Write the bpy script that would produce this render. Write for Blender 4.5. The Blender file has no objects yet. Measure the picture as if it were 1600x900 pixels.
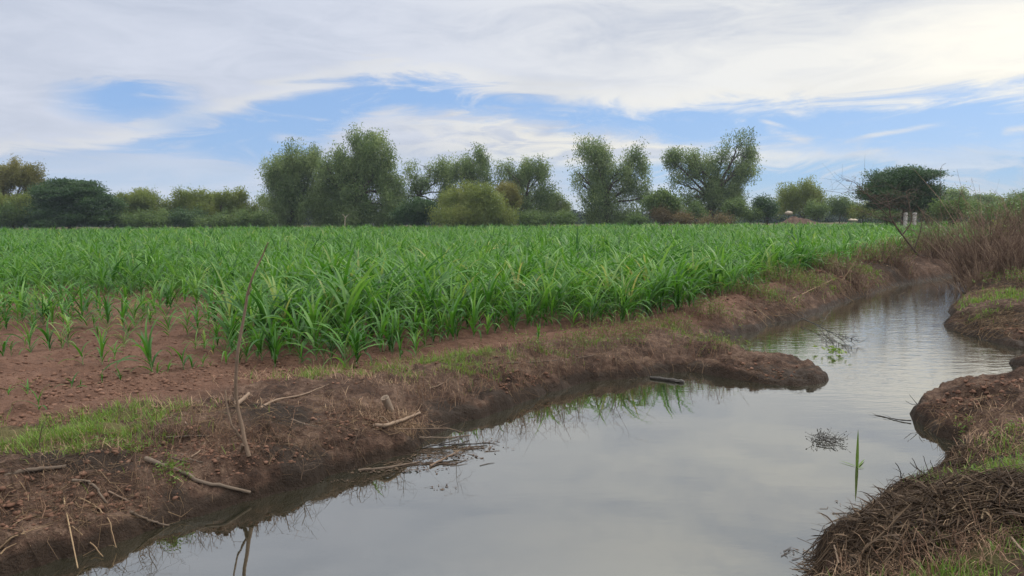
import bpy, math, random
import numpy as np

random.seed(7)
RNG = np.random.default_rng(11)
R = math.radians
scene = bpy.context.scene
COL = scene.collection

# ------------------------------------------------------------------ camera
F_PX, W_PX, H_PX = 1155.0, 1600.0, 900.0
CAM_H, PITCH, ROLL = 2.3, R(5.34), R(0.36)
Fv = np.array([0, math.cos(PITCH), -math.sin(PITCH)])
U0 = np.array([0, math.sin(PITCH), math.cos(PITCH)])
R0 = np.array([1.0, 0, 0])
Rv = math.cos(ROLL) * R0 - math.sin(ROLL) * U0
Uv = math.sin(ROLL) * R0 + math.cos(ROLL) * U0
EYE = np.array([0, 0, CAM_H])

def ray(px, py):
    return Fv + (px - 800) / F_PX * Rv - (py - 450) / F_PX * Uv

def at_z(px, py, z=0.0):
    d = ray(px, py)
    return EYE + d * ((z - CAM_H) / d[2])

def at_y(px, py, Y):
    d = ray(px, py)
    return EYE + d * (Y / d[1])

def to_px(P):
    q = P - EYE
    z = q @ Fv
    return 800 + F_PX * (q @ Rv) / z, 450 - F_PX * (q @ Uv) / z, z

def sky_ang(px, py):
    d = ray(px, py); d = d / np.linalg.norm(d)
    return math.degrees(math.atan2(d[0], d[1])), math.degrees(math.asin(d[2]))

# ------------------------------------------------------------------ noise
def _hash(i, j, s):
    n = (i.astype(np.int64) * 374761393 + j.astype(np.int64) * 668265263 + s * 974634777) & 0x7fffffff
    n = ((n ^ (n >> 13)) * 1274126177) & 0x7fffffff
    n = (n ^ (n >> 16)) & 0xffff
    return n / 65535.0

def vnoise(x, y, s=0):
    i = np.floor(x); j = np.floor(y)
    fx = x - i; fy = y - j
    fx = fx * fx * (3 - 2 * fx); fy = fy * fy * (3 - 2 * fy)
    a = _hash(i, j, s); b = _hash(i + 1, j, s); c = _hash(i, j + 1, s); d = _hash(i + 1, j + 1, s)
    return (a * (1 - fx) + b * fx) * (1 - fy) + (c * (1 - fx) + d * fx) * fy

def fbm(x, y, o=4, s=0):
    t = 0; a = 0.5; n = 0
    for k in range(o):
        t = t + a * vnoise(x * 2 ** k + 17.3 * k, y * 2 ** k - 9.1 * k, s + k); n += a; a *= 0.5
    return t / n

def clumps(x, y, s=0):
    """rounded lumps with cracks between (cellular noise), 0..1"""
    i = np.floor(x); j = np.floor(y); best = np.full(np.shape(x), 9.0); val = np.zeros(np.shape(x))
    for a in (-1, 0, 1):
        for c in (-1, 0, 1):
            px = i + a + .1 + .8 * _hash(i + a, j + c, s); py = j + c + .1 + .8 * _hash(i + a, j + c, s + 7)
            d = np.hypot(x - px, y - py); m = d < best
            best = np.where(m, d, best); val = np.where(m, _hash(i + a, j + c, s + 13), val)
    return np.sqrt(np.clip(1 - (best / .85) ** 2, 0, 1)) * (.25 + .75 * val)

def sstep(a, b, x):
    t = np.clip((x - a) / (b - a), 0, 1)
    return t * t * (3 - 2 * t)

# ------------------------------------------------------------------ shoreline (metres, from where the banks lie)
SHORE_PX = [(-420, 1010), (-150, 940), (33, 893), (153, 860), (267, 820), (393, 783), (470, 765), (530, 740), (600, 717), (647, 703),
    (677, 682), (717, 663), (767, 647), (810, 633), (860, 613), (917, 597), (983, 590), (1050, 583), (1083, 582), (1117, 587),
    (1150, 593), (1200, 601), (1250, 604), (1283, 601), (1294, 592), (1283, 583), (1255, 573), (1200, 564), (1150, 557), (1118, 552),
    (1108, 545), (1120, 536), (1133, 528), (1160, 522), (1187, 517), (1203, 505), (1243, 500), (1270, 490), (1290, 483), (1317, 472),
    (1350, 463), (1394, 448), (1434, 441), (1490, 431), (1540, 425), (1600, 420), (1690, 415), (1710, 424), (1600, 433), (1545, 441),
    (1524, 452), (1512, 469), (1482, 484), (1490, 497), (1474, 509), (1505, 522), (1550, 533), (1592, 545), (1650, 553), (1655, 560),
    (1600, 562), (1579, 567), (1590, 575), (1640, 584), (1640, 594), (1560, 602), (1500, 607), (1465, 616), (1438, 630), (1421, 646),
    (1430, 660), (1445, 667), (1461, 682), (1492, 691), (1499, 711), (1476, 729), (1455, 748), (1442, 772), (1392, 794), (1368, 806),
    (1365, 825), (1338, 852), (1280, 873), (1283, 897), (1265, 930), (1200, 1000), (1000, 1100), (600, 1150), (0, 1150), (-400, 1100)]
SHORE = np.array([at_z(x, y)[:2] for x, y in SHORE_PX])

def shore_dist(X, Y):
    """signed distance to the water's edge, negative over water"""
    X = np.atleast_1d(X); Y = np.atleast_1d(Y)
    out = np.empty(X.shape)
    A = SHORE; B = np.roll(SHORE, -1, 0)
    for s in range(0, len(X), 40000):
        x = X[s:s + 40000, None]; y = Y[s:s + 40000, None]
        ex = B[:, 0] - A[:, 0]; ey = B[:, 1] - A[:, 1]
        t = np.clip(((x - A[:, 0]) * ex + (y - A[:, 1]) * ey) / (ex * ex + ey * ey), 0, 1)
        d = np.sqrt(((x - A[:, 0] - t * ex) ** 2 + (y - A[:, 1] - t * ey) ** 2).min(1))
        c = ((A[:, 1] > y) != (B[:, 1] > y)) & (x < ex * (y - A[:, 1]) / np.where(ey == 0, 1e-9, ey) + A[:, 0])
        out[s:s + 40000] = np.where(c.sum(1) % 2 == 1, -d, d)
    return out

# row direction of the maize and furrows
ROWD = np.array([0.68, 0.733]); ROWD /= np.linalg.norm(ROWD)
ROWN = np.array([-ROWD[1], ROWD[0]])
ROW_S = 0.75

def gauss(X, Y, c, rx, ry=None):
    ry = ry or rx
    return np.exp(-(((X - c[0]) / rx) ** 2 + ((Y - c[1]) / ry) ** 2))

LEFT_EDGE = [(-400, 660), (-100, 640), (0, 668), (100, 660), (200, 640), (300, 626), (380, 610), (470, 598), (600, 580), (700, 562), (800, 547), (900, 532),
             (1000, 519), (1080, 500), (1150, 482), (1230, 456), (1300, 438), (1380, 415), (1440, 402)]
LE = np.array([at_z(x, y, .38)[:2] for x, y in LEFT_EDGE])

def left_field(X, Y):
    """signed distance past the outer edge of the left bank (positive on the field)"""
    out = np.full(X.shape, 1e9); sgn = np.ones(X.shape)
    for a, b in zip(LE[:-1], LE[1:]):
        e = b - a
        t = np.clip(((X - a[0]) * e[0] + (Y - a[1]) * e[1]) / (e @ e), 0, 1)
        d = np.hypot(X - a[0] - t * e[0], Y - a[1] - t * e[1])
        s = np.sign(e[0] * (Y - a[1]) - e[1] * (X - a[0]))
        m = d < out
        out = np.where(m, d, out); sgn = np.where(m, s, sgn)
    return out * sgn

HEAP = [(at_z(1575, 790, .5), .55, .17), (at_z(1470, 840, .35), .6, .04), (at_z(1610, 870, .4), .7, .06), (at_z(1390, 850, .2), .4, .03), (at_z(1430, 800, .2), .45, .03)]
MOUND_R = at_z(1540, 640, .2)
SPIT_C = at_z(1170, 570, .2)
FAR_MOUNDS = [(at_y(1195, 345, 119), 5, 2.2, .7), (at_y(1240, 345, 121), 2.6, 2.0, 1.5), (at_y(1268, 347, 122), 4, 2.2, .7), (at_y(1330, 347, 122), 5, 2, .6), (at_y(1150, 346, 122), 6, 3, 0.5)]

def height(X, Y, detail=True):
    X = np.asarray(X, float); Y = np.asarray(Y, float)
    shp = X.shape; X = X.ravel(); Y = Y.ravel()
    near = np.hypot(X, Y) < 70
    t = np.full(X.shape, 50.0)
    t[near] = shore_dist(X[near], Y[near])
    rag = 0.16 * (fbm(X * 3.1, Y * 3.1, 4, 3) - .5) + 0.12 * (fbm(X * 0.9, Y * .9, 2, 9) - .5)
    t = t + rag * np.clip(1.2 - np.abs(t), 0, 1)
    lf = np.full(X.shape, 50.0); lf[near] = left_field(X[near], Y[near])
    left = lf > -6
    face = .06 + (.10 + .10 * (1 - sstep(8, 12, Y))) * fbm(X * 1.3, Y * 1.3, 2, 19)
    land = face * (1 - np.exp(-np.maximum(t, 0) / 0.03)) + (.385 - face) * sstep(0.0, 1.15, t)
    water = -0.03 - 0.5 * sstep(0, .9, -t)
    h = np.where(t > 0, land, water)
    onl = sstep(0.02, .35, t)
    # uneven bank crest
    h += onl * 0.16 * (fbm(X * .8 + 3, Y * .8, 3, 21) - .45) * (1 - sstep(0, .8, lf))
    for (px, py, r) in ((840, 575, .9), (930, 560, .9), (1010, 553, .9)):
        h += onl * .13 * gauss(X, Y, at_z(px, py, .4), r, r * .7)
    far_bank = sstep(14, 20, Y) * (1 - sstep(.2, 1.2, lf)) * onl * (1 - sstep(40, 60, Y))
    h += far_bank * (0.14 + .22 * fbm(X * .7, Y * .7, 3, 5))
    h += onl * (0.05 * gauss(X, Y, MOUND_R, .9, .6) + .0)
    h -= onl * .13 * gauss(X, Y, at_z(1215, 580, .2), 1.0, .9)
    for c, r, a in HEAP:
        h += sstep(-.05, .3, t) * a * gauss(X, Y, c, r)
    for c, rx, ry, a in FAR_MOUNDS:
        h += a * gauss(X, Y, c, rx, ry) * (0.6 + .8 * fbm(X * .6, Y * .6, 3, 8))
    # the furrows of the field, flattened near the bank
    f = sstep(.1, 1.0, lf) * (1 - sstep(30, 60, Y))
    s = X * ROWN[0] + Y * ROWN[1]
    h += f * 0.03 * (np.sin(s / ROW_S * 2 * math.pi) + .35 * (fbm(X * 1.2, Y * 1.2, 2, 40) - .5) * 2)
    # crumbly soil
    if detail:
        k = (1 - sstep(20, 45, Y))
        clod = fbm(X * 7, Y * 7, 4, 60) - .5
        rid = np.abs(fbm(X * 4, Y * 4, 3, 77) - .5)
        lump = fbm(X * 3.2 + 7, Y * 3.2, 2, 66) - .5
        h += k * onl * (0.085 * clod + 0.07 * (0.12 - rid) + .07 * lump * (1 - .7 * f)) * (1 + .8 * gauss(X, Y, MOUND_R, 1.6, .9)) * (1 - .35 * f)
        h += k * f * 0.03 * (fbm(X * 11, Y * 11, 3, 90) - .5)
        wx = X + .12 * (vnoise(X * 5, Y * 5, 51) - .5); wy = Y + .12 * (vnoise(X * 5, Y * 5, 52) - .5)
        big = clumps(wx * 3.6, wy * 3.6, 101); sm = clumps(wx * 9.5, wy * 9.5, 102)
        rough = sstep(.35, .6, fbm(X * 1.1, Y * 1.1, 2, 53))
        bank = onl * (1 - .75 * f)
        h += k * bank * (.055 * (big - .4) * (.35 + rough) + .034 * (sm - .4))
        h += bank * .11 * (clumps(wx * 1.7, wy * 1.7, 105) - .35) * sstep(11, 16, Y) * (1 - sstep(40, 60, Y)) * (1 - sstep(.3, 1.0, lf))
        h += k * bank * .05 * (big - .3) * gauss(X, Y, MOUND_R, 1.6, .9)
        h += k * f * .020 * (sm - .4) * (.4 + rough)
        # crumbling face just above the water
        h += k * 0.20 * (fbm(X * 7, Y * 7, 4, 31) - .5) * sstep(.0, .06, t) * (1 - sstep(.2, .5, t))
    return h.reshape(shp)

def hz(x, y):
    return float(height(np.array([x]), np.array([y]))[0])

def gp(px, py, lift=0.0):
    """point of the ground (or water) seen at a place of the photograph"""
    d = ray(px, py)
    ts = np.geomspace(2.0, 90, 700)
    P = EYE + d * ts[:, None]
    g = np.maximum(height(P[:, 0], P[:, 1]), 0)
    below = np.nonzero(P[:, 2] < g)[0]
    p = P[below[0]] if len(below) else at_z(px, py, .4)
    return np.array([p[0], p[1], max(hz(p[0], p[1]), 0) + lift])

# ------------------------------------------------------------------ mesh helpers
def link(o, parent=None):
    COL.objects.link(o)
    if parent is not None:
        o.parent = parent
    return o

def tag(o, label=None, cat=None, group=None, kind=None):
    for k, v in (('label', label), ('category', cat), ('group', group), ('kind', kind)):
        if v:
            o[k] = v
    return o

def empty(name, loc=(0, 0, 0), rz=0.0):
    o = bpy.data.objects.new(name, None)
    o.location = loc; o.rotation_euler = (0, 0, rz)
    o.empty_display_size = .2
    return link(o)

class MB:
    """collects numpy pieces and links them as one mesh"""
    def __init__(s):
        s.V = []; s.F3 = []; s.F4 = []; s.T = []; s.n = 0
    def add(s, V, F, tint=0.5):
        V = np.asarray(V, float).reshape(-1, 3); F = np.asarray(F, np.int64)
        if len(F):
            (s.F4 if F.shape[1] == 4 else s.F3).append(F + s.n)
        t = np.broadcast_to(np.asarray(tint, float), (len(V),)) if np.ndim(tint) == 0 else np.asarray(tint, float)
        s.V.append(V); s.T.append(t); s.n += len(V)
        return s
    def build(s, name, mat, parent=None, smooth=False, origin=None):
        me = bpy.data.meshes.new(name)
        V = np.concatenate(s.V) if s.V else np.zeros((0, 3))
        if origin is not None:
            V = V - np.asarray(origin)
        f4 = np.concatenate(s.F4) if s.F4 else np.zeros((0, 4), np.int64)
        f3 = np.concatenate(s.F3) if s.F3 else np.zeros((0, 3), np.int64)
        me.vertices.add(len(V)); me.vertices.foreach_set('co', V.astype(np.float32).ravel())
        nl = f4.size + f3.size
        me.loops.add(nl); me.loops.foreach_set('vertex_index', np.concatenate([f4.ravel(), f3.ravel()]).astype(np.int32))
        me.polygons.add(len(f4) + len(f3))
        st = np.concatenate([np.arange(len(f4)) * 4, f4.size + np.arange(len(f3)) * 3]).astype(np.int32)
        me.polygons.foreach_set('loop_start', st)
        try:
            me.polygons.foreach_set('loop_total', np.concatenate([np.full(len(f4), 4), np.full(len(f3), 3)]).astype(np.int32))
        except Exception:
            pass
        if smooth:
            me.polygons.foreach_set('use_smooth', np.ones(len(f4) + len(f3), bool))
        a = me.attributes.new('tint', 'FLOAT', 'POINT')
        a.data.foreach_set('value', np.concatenate(s.T).astype(np.float32) if s.T else np.zeros(0, np.float32))
        me.update(calc_edges=True); me.validate()
        me.materials.append(mat)
        o = bpy.data.objects.new(name, me)
        return link(o, parent)

def tube(P, rad, sides=6, cap=True):
    P = np.asarray(P, float); n = len(P)
    rad = np.broadcast_to(np.asarray(rad, float), (n,))
    T = np.gradient(P, axis=0); T /= np.linalg.norm(T, axis=1)[:, None] + 1e-9
    ref = np.array([0, 0, 1.0]) if abs(T[:, 2]).mean() < .8 else np.array([1.0, 0, 0])
    A = np.cross(T, ref); A /= np.linalg.norm(A, axis=1)[:, None] + 1e-9
    B = np.cross(T, A)
    th = np.arange(sides) / sides * 2 * math.pi
    V = P[:, None] + rad[:, None, None] * (np.cos(th)[None, :, None] * A[:, None] + np.sin(th)[None, :, None] * B[:, None])
    F = []
    i = np.arange(n - 1)[:, None] * sides; k = np.arange(sides)[None]; k2 = (k + 1) % sides
    F = np.stack([i + k, i + k2, i + sides + k2, i + sides + k], -1).reshape(-1, 4)
    V = V.reshape(-1, 3)
    return V, F

def add_tube(mb, P, rad, sides=6, tint=.5, cap=True):
    V, F = tube(P, rad, sides)
    mb.add(V, F, tint)
    if cap:
        n = len(P)
        for base, c in ((0, P[0]), ((n - 1) * sides, P[-1])):
            ring = V[base:base + sides]
            mb.add(np.vstack([ring, np.asarray(c)[None]]), np.array([[k, (k + 1) % sides, sides] for k in range(sides)]), tint)

def batch_tubes(mb, P, rad, sides=3, tint=.5):
    """N thin tubes at once: P (N,k,3), rad (N,k)"""
    P = np.asarray(P, float); N, k, _ = P.shape
    T = np.gradient(P, axis=1); T /= np.linalg.norm(T, axis=2, keepdims=True) + 1e-9
    ref = np.where(np.abs(T[:, :1, 2:]) < .85, np.array([0, 0, 1.0]), np.array([1.0, 0, 0]))
    A = np.cross(T, np.broadcast_to(ref, T.shape)); A /= np.linalg.norm(A, axis=2, keepdims=True) + 1e-9
    B = np.cross(T, A)
    th = np.arange(sides) / sides * 2 * math.pi
    V = P[:, :, None] + rad[:, :, None, None] * (np.cos(th)[None, None, :, None] * A[:, :, None] + np.sin(th)[None, None, :, None] * B[:, :, None])
    b = np.arange(N)[:, None, None] * (k * sides) + np.arange(k - 1)[None, :, None] * sides
    q = np.arange(sides)[None, None]; q2 = (q + 1) % sides
    F = np.stack([b + q, b + q2, b + sides + q2, b + sides + q], -1).reshape(-1, 4)
    t = np.repeat(np.broadcast_to(np.asarray(tint, float), (N,)), k * sides)
    mb.add(V.reshape(-1, 3), F, t)

def smooth_path(pts, n=14, wob=0.0, seed=0):
    """Catmull-Rom through the points, with a little wobble"""
    P = np.asarray(pts, float)
    if len(P) == 2:
        P = np.array([P[0], P[0] * .5 + P[1] * .5, P[1]])
    Q = np.vstack([2 * P[0] - P[1], P, 2 * P[-1] - P[-2]])
    out = []
    m = max(2, n // (len(P) - 1))
    for i in range(1, len(Q) - 2):
        for t in np.linspace(0, 1, m, endpoint=False):
            a, b, c, d = Q[i - 1], Q[i], Q[i + 1], Q[i + 2]
            out.append(.5 * ((2 * b) + (c - a) * t + (2 * a - 5 * b + 4 * c - d) * t * t + (3 * b - a - 3 * c + d) * t ** 3))
    out.append(P[-1]); out = np.array(out)
    if wob:
        g = np.random.default_rng(seed)
        w = g.normal(0, wob, out.shape); w[0] = 0
        out = out + w
    return out

def blades(mb, base, az, length, width, th0, bend, segs=4, fold=0.0, tint=.5, power=1.5, twist=None):
    """N leaf blades: start elevation th0 (rad) bending over by `bend`; fold > 0 gives a V section"""
    N = len(base)
    s = np.linspace(0, 1, segs + 1)
    th = th0[:, None] - bend[:, None] * s[None] ** power
    ds = length[:, None] / segs
    thm = (th[:, 1:] + th[:, :-1]) / 2
    r = np.concatenate([np.zeros((N, 1)), np.cumsum(np.cos(thm) * ds, 1)], 1)
    z = np.concatenate([np.zeros((N, 1)), np.cumsum(np.sin(thm) * ds, 1)], 1)
    d = np.stack([np.cos(az), np.sin(az)], 1)
    P = np.empty((N, segs + 1, 3))
    P[..., :2] = base[:, None, :2] + r[..., None] * d[:, None]
    P[..., 2] = base[:, None, 2] + z
    prof = np.minimum(1, 1.25 * (1 - s) ** .62) * (0.62 + .38 * np.minimum(1, s / .25)); prof[-1] = 0.02
    Wd = .5 * width[:, None] * prof[None]
    S = np.stack([-np.sin(az), np.cos(az), np.zeros(N)], 1)
    tw = np.zeros(N) if twist is None else twist
    S3 = np.repeat(S[:, None], segs + 1, 1)
    up = np.stack([-np.sin(th) * d[:, None, 0], -np.sin(th) * d[:, None, 1], np.cos(th)], -1)
    ang = tw[:, None] * s[None]
    S3 = S3 * np.cos(ang)[..., None] + up * np.sin(ang)[..., None]
    cols = 3 if fold > 0 else 2
    V = np.empty((N, segs + 1, cols, 3))
    lift = up * (fold * Wd)[..., None]
    V[:, :, 0] = P - S3 * Wd[..., None] + lift
    V[:, :, -1] = P + S3 * Wd[..., None] + lift
    if cols == 3:
        V[:, :, 1] = P
    b = np.arange(N)[:, None, None] * ((segs + 1) * cols) + np.arange(segs)[None, :, None] * cols + np.arange(cols - 1)[None, None]
    F = np.stack([b, b + 1, b + 1 + cols, b + cols], -1).reshape(-1, 4)
    t = np.repeat(np.broadcast_to(np.asarray(tint, float), (N,)), (segs + 1) * cols)
    mb.add(V.reshape(-1, 3), F, t)

def leaf_quads(mb, c, d, length, width, tint, roll=None):
    """N pointed leaves as folded diamonds: centre base c, direction d"""
    N = len(c)
    d = d / (np.linalg.norm(d, axis=1, keepdims=True) + 1e-9)
    g = RNG.normal(size=(N, 3))
    s = np.cross(d, g); s /= np.linalg.norm(s, axis=1, keepdims=True) + 1e-9
    L = length[:, None]; Wd = width[:, None] * .5
    V = np.stack([c, c + d * L * .5 + s * Wd, c + d * L, c + d * L * .5 - s * Wd], 1)
    F = np.arange(N)[:, None] * 4 + np.arange(4)[None]
    mb.add(V.reshape(-1, 3), F, np.repeat(tint, 4))

# ------------------------------------------------------------------ materials
def new_mat(name):
    m = bpy.data.materials.new(name); m.use_nodes = True
    nt = m.node_tree; nt.nodes.clear()
    return m, nt

class NT:
    def __init__(s, nt): s.nt = nt
    def n(s, typ, **kw):
        o = s.nt.nodes.new(typ)
        for k, v in kw.items(): setattr(o, k, v)
        return o
    def l(s, a, b): s.nt.links.new(a, b)
    def put(s, sock, v):
        if isinstance(v, (int, float)): sock.default_value = v
        elif isinstance(v, (tuple, list)): sock.default_value = v
        else: s.l(v, sock)
    def m(s, op, a, b=None, c=None, clamp=False):
        o = s.n('ShaderNodeMath', operation=op); o.use_clamp = clamp
        s.put(o.inputs[0], a)
        if b is not None: s.put(o.inputs[1], b)
        if c is not None: s.put(o.inputs[2], c)
        return o.outputs[0]
    def mix(s, f, a, b):
        o = s.n('ShaderNodeMix', data_type='RGBA')
        s.put(o.inputs['Factor'], f)
        s.put(o.inputs[6], a if not isinstance(a, tuple) or len(a) == 4 else (*a, 1))
        s.put(o.inputs[7], b if not isinstance(b, tuple) or len(b) == 4 else (*b, 1))
        return o.outputs[2]
    def noise(s, vec, scale, detail=4, rough=.55, dist=0.0):
        o = s.n('ShaderNodeTexNoise'); o.inputs['Scale'].default_value = scale
        o.inputs['Detail'].default_value = detail; o.inputs['Roughness'].default_value = rough
        o.inputs['Distortion'].default_value = dist
        if vec is not None: s.l(vec, o.inputs['Vector'])
        return o.outputs['Fac']
    def ss(s, x, a, b):
        o = s.n('ShaderNodeMapRange', interpolation_type='SMOOTHSTEP'); o.clamp = True
        s.put(o.inputs[0], x); s.put(o.inputs[1], a); s.put(o.inputs[2], b)
        o.inputs[3].default_value = 0; o.inputs[4].default_value = 1
        return o.outputs[0]
    def attr(s, name):
        o = s.n('ShaderNodeAttribute'); o.attribute_name = name
        return o.outputs['Fac']
    def vec(s, v, mul):
        o = s.n('ShaderNodeVectorMath', operation='MULTIPLY'); s.l(v, o.inputs[0]); o.inputs[1].default_value = mul
        return o.outputs[0]
    def ramp(s, f, stops):
        o = s.n('ShaderNodeValToRGB'); e = o.color_ramp.elements
        while len(e) < len(stops): e.new(.5)
        for q, (p, c) in zip(e, stops): q.position = p; q.color = (*c, 1)
        s.put(o.inputs[0], f)
        return o.outputs[0]

def leaf_mat(name, stops, trans=.3, rough=.45, spec=.35, vary=.25):
    m, nt = new_mat(name); k = NT(nt)
    tint = k.attr('tint')
    oi = k.n('ShaderNodeObjectInfo')
    geo = k.n('ShaderNodeNewGeometry')
    nz = k.noise(geo.outputs['Position'], .35, 2)
    f = k.m('ADD', k.m('MULTIPLY', tint, .7), k.m('MULTIPLY', nz, vary), clamp=True)
    f = k.m('ADD', f, k.m('MULTIPLY', k.m('SUBTRACT', oi.outputs['Random'], .5), .12), clamp=True)
    c = k.ramp(f, stops)
    p = k.n('ShaderNodeBsdfPrincipled'); k.l(c, p.inputs['Base Color'])
    p.inputs['Roughness'].default_value = rough; p.inputs['Specular IOR Level'].default_value = spec
    tr = k.n('ShaderNodeBsdfTranslucent')
    hs = k.n('ShaderNodeHueSaturation'); hs.inputs['Hue'].default_value = .485; hs.inputs['Saturation'].default_value = 1.1; hs.inputs['Value'].default_value = 1.25
    k.l(c, hs.inputs['Color']); k.l(hs.outputs[0], tr.inputs['Color'])
    mx = k.n('ShaderNodeMixShader'); mx.inputs[0].default_value = trans
    k.l(p.outputs[0], mx.inputs[1]); k.l(tr.outputs[0], mx.inputs[2])
    o = k.n('ShaderNodeOutputMaterial'); k.l(mx.outputs[0], o.inputs[0])
    return m

def plain_mat(name, stops, rough=.8, spec=.2, scale=8.0, bump=.3, stretch=(1, 1, 1), metal=0.0):
    """a matt natural material: colour by tint attribute and noise, with bump"""
    m, nt = new_mat(name); k = NT(nt)
    tc = k.n('ShaderNodeTexCoord')
    v = k.vec(tc.outputs['Object'], stretch)
    nz = k.noise(v, scale, 5, .6)
    f = k.m('ADD', k.m('MULTIPLY', k.attr('tint'), .6), k.m('MULTIPLY', nz, .4), clamp=True)
    c = k.ramp(f, stops)
    p = k.n('ShaderNodeBsdfPrincipled'); k.l(c, p.inputs['Base Color'])
    p.inputs['Roughness'].default_value = rough; p.inputs['Specular IOR Level'].default_value = spec
    if bump:
        b = k.n('ShaderNodeBump'); b.inputs['Strength'].default_value = bump; b.inputs['Distance'].default_value = .02
        k.l(nz, b.inputs['Height']); k.l(b.outputs[0], p.inputs['Normal'])
    o = k.n('ShaderNodeOutputMaterial'); k.l(p.outputs[0], o.inputs[0])
    return m

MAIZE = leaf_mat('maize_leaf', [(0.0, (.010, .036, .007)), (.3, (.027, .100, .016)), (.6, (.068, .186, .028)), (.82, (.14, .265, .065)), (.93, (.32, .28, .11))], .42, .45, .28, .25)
MAIZE_STALK = plain_mat('maize_stalk', [(0, (.09, .14, .05)), (1, (.20, .24, .11))], .6, .3, 6, .1)
GRASS = leaf_mat('grass_blade', [(0, (.06, .10, .022)), (.45, (.10, .18, .03)), (.75, (.17, .24, .05)), (1, (.33, .27, .12))], .35, .55, .2, .3)
WEED = leaf_mat('weed_leaf', [(0, (.05, .085, .02)), (.5, (.10, .17, .03)), (1, (.20, .22, .06))], .35, .5, .3, .3)
DRYLEAF = leaf_mat('dry_stem', [(0, (.10, .058, .042)), (.5, (.23, .145, .10)), (1, (.42, .31, .20))], .12, .8, .1, .3)
LEAVES = {
    'willow': leaf_mat('willow_leaf', [(0, (.045, .078, .030)), (.40, (.115, .172, .064)), (.72, (.20, .26, .105)), (1, (.30, .35, .17))], .45, .5, .3, .3),
    'olive': leaf_mat('olive_leaf', [(0, (.070, .098, .030)), (.45, (.140, .185, .048)), (.8, (.20, .235, .066)), (1, (.26, .28, .10))], .45, .5, .25, .3),
    'dark': leaf_mat('dark_leaf', [(0, (.018, .045, .018)), (.45, (.040, .082, .030)), (.8, (.070, .120, .045)), (1, (.11, .17, .065))], .35, .45, .3, .3),
    'yellow': leaf_mat('yellowing_leaf', [(0, (.070, .078, .026)), (.45, (.150, .152, .046)), (.8, (.21, .20, .062)), (1, (.26, .25, .09))], .4, .55, .2, .3),
    'scrub': leaf_mat('scrub_leaf', [(0, (.045, .078, .028)), (.45, (.095, .150, .048)), (.8, (.150, .21, .075)), (1, (.21, .26, .11))], .4, .5, .25, .3),
    'drybrush': leaf_mat('dry_brush_leaf', [(0, (.07, .05, .03)), (.45, (.14, .11, .055)), (.8, (.21, .17, .085)), (1, (.27, .22, .12))], .2, .7, .1, .3),
    'far': leaf_mat('far_wood_leaf', [(0, (.02, .035, .025)), (.45, (.035, .055, .038)), (1, (.07, .09, .055))], .2, .6, .1, .3),
}
BRUSH = leaf_mat('brush_stem', [(0, (.050, .032, .025)), (.5, (.140, .092, .069)), (1, (.31, .23, .16))], .10, .8, .1, .3)
BARK = plain_mat('bark', [(0, (.03, .024, .02)), (1, (.11, .09, .075))], .9, .1, 3, .4, (1, 1, .3))
PALE_BARK = plain_mat('pale_bark', [(0, (.16, .13, .10)), (1, (.34, .29, .23))], .85, .15, 5, .3, (1, 1, .3))
WOOD = plain_mat('weathered_wood', [(0, (.06, .042, .032)), (.45, (.13, .09, .066)), (1, (.27, .20, .145))], .85, .15, 18, .5, (1, 1, 1))
GREYWOOD = plain_mat('grey_twig', [(0, (.035, .028, .024)), (.5, (.10, .075, .058)), (1, (.22, .175, .135))], .85, .15, 18, .3)
CHAR = plain_mat('wet_dark_wood', [(0, (.008, .007, .006)), (.7, (.03, .024, .02)), (1, (.07, .055, .045))], .45, .35, 25, .5)
STRAW = plain_mat('dry_straw', [(0, (.075, .048, .032)), (.5, (.17, .115, .072)), (1, (.34, .25, .15))], .85, .1, 3, 0)
DEBRIS = plain_mat('rotting_plant', [(0, (.014, .010, .008)), (.35, (.045, .030, .021)), (.7, (.11, .075, .048)), (1, (.34, .26, .165))], .8, .15, 3, 0)
CLOD = plain_mat('soil_clod', [(0, (.075, .040, .028)), (.5, (.125, .070, .050)), (1, (.20, .12, .088))], .95, .05, 9, .4)
PIPE = plain_mat('clay_pipe', [(0, (.13, .095, .07)), (1, (.28, .22, .17))], .8, .2, 20, .3)
WHITE = plain_mat('white_paint', [(0, (.20, .18, .16)), (.5, (.34, .32, .30)), (1, (.46, .45, .43))], .7, .3, 5, .2)
PALE_ROCK = plain_mat('pale_rock', [(0, (.22, .18, .14)), (1, (.42, .36, .29))], .9, .1, 3, .4)

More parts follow.
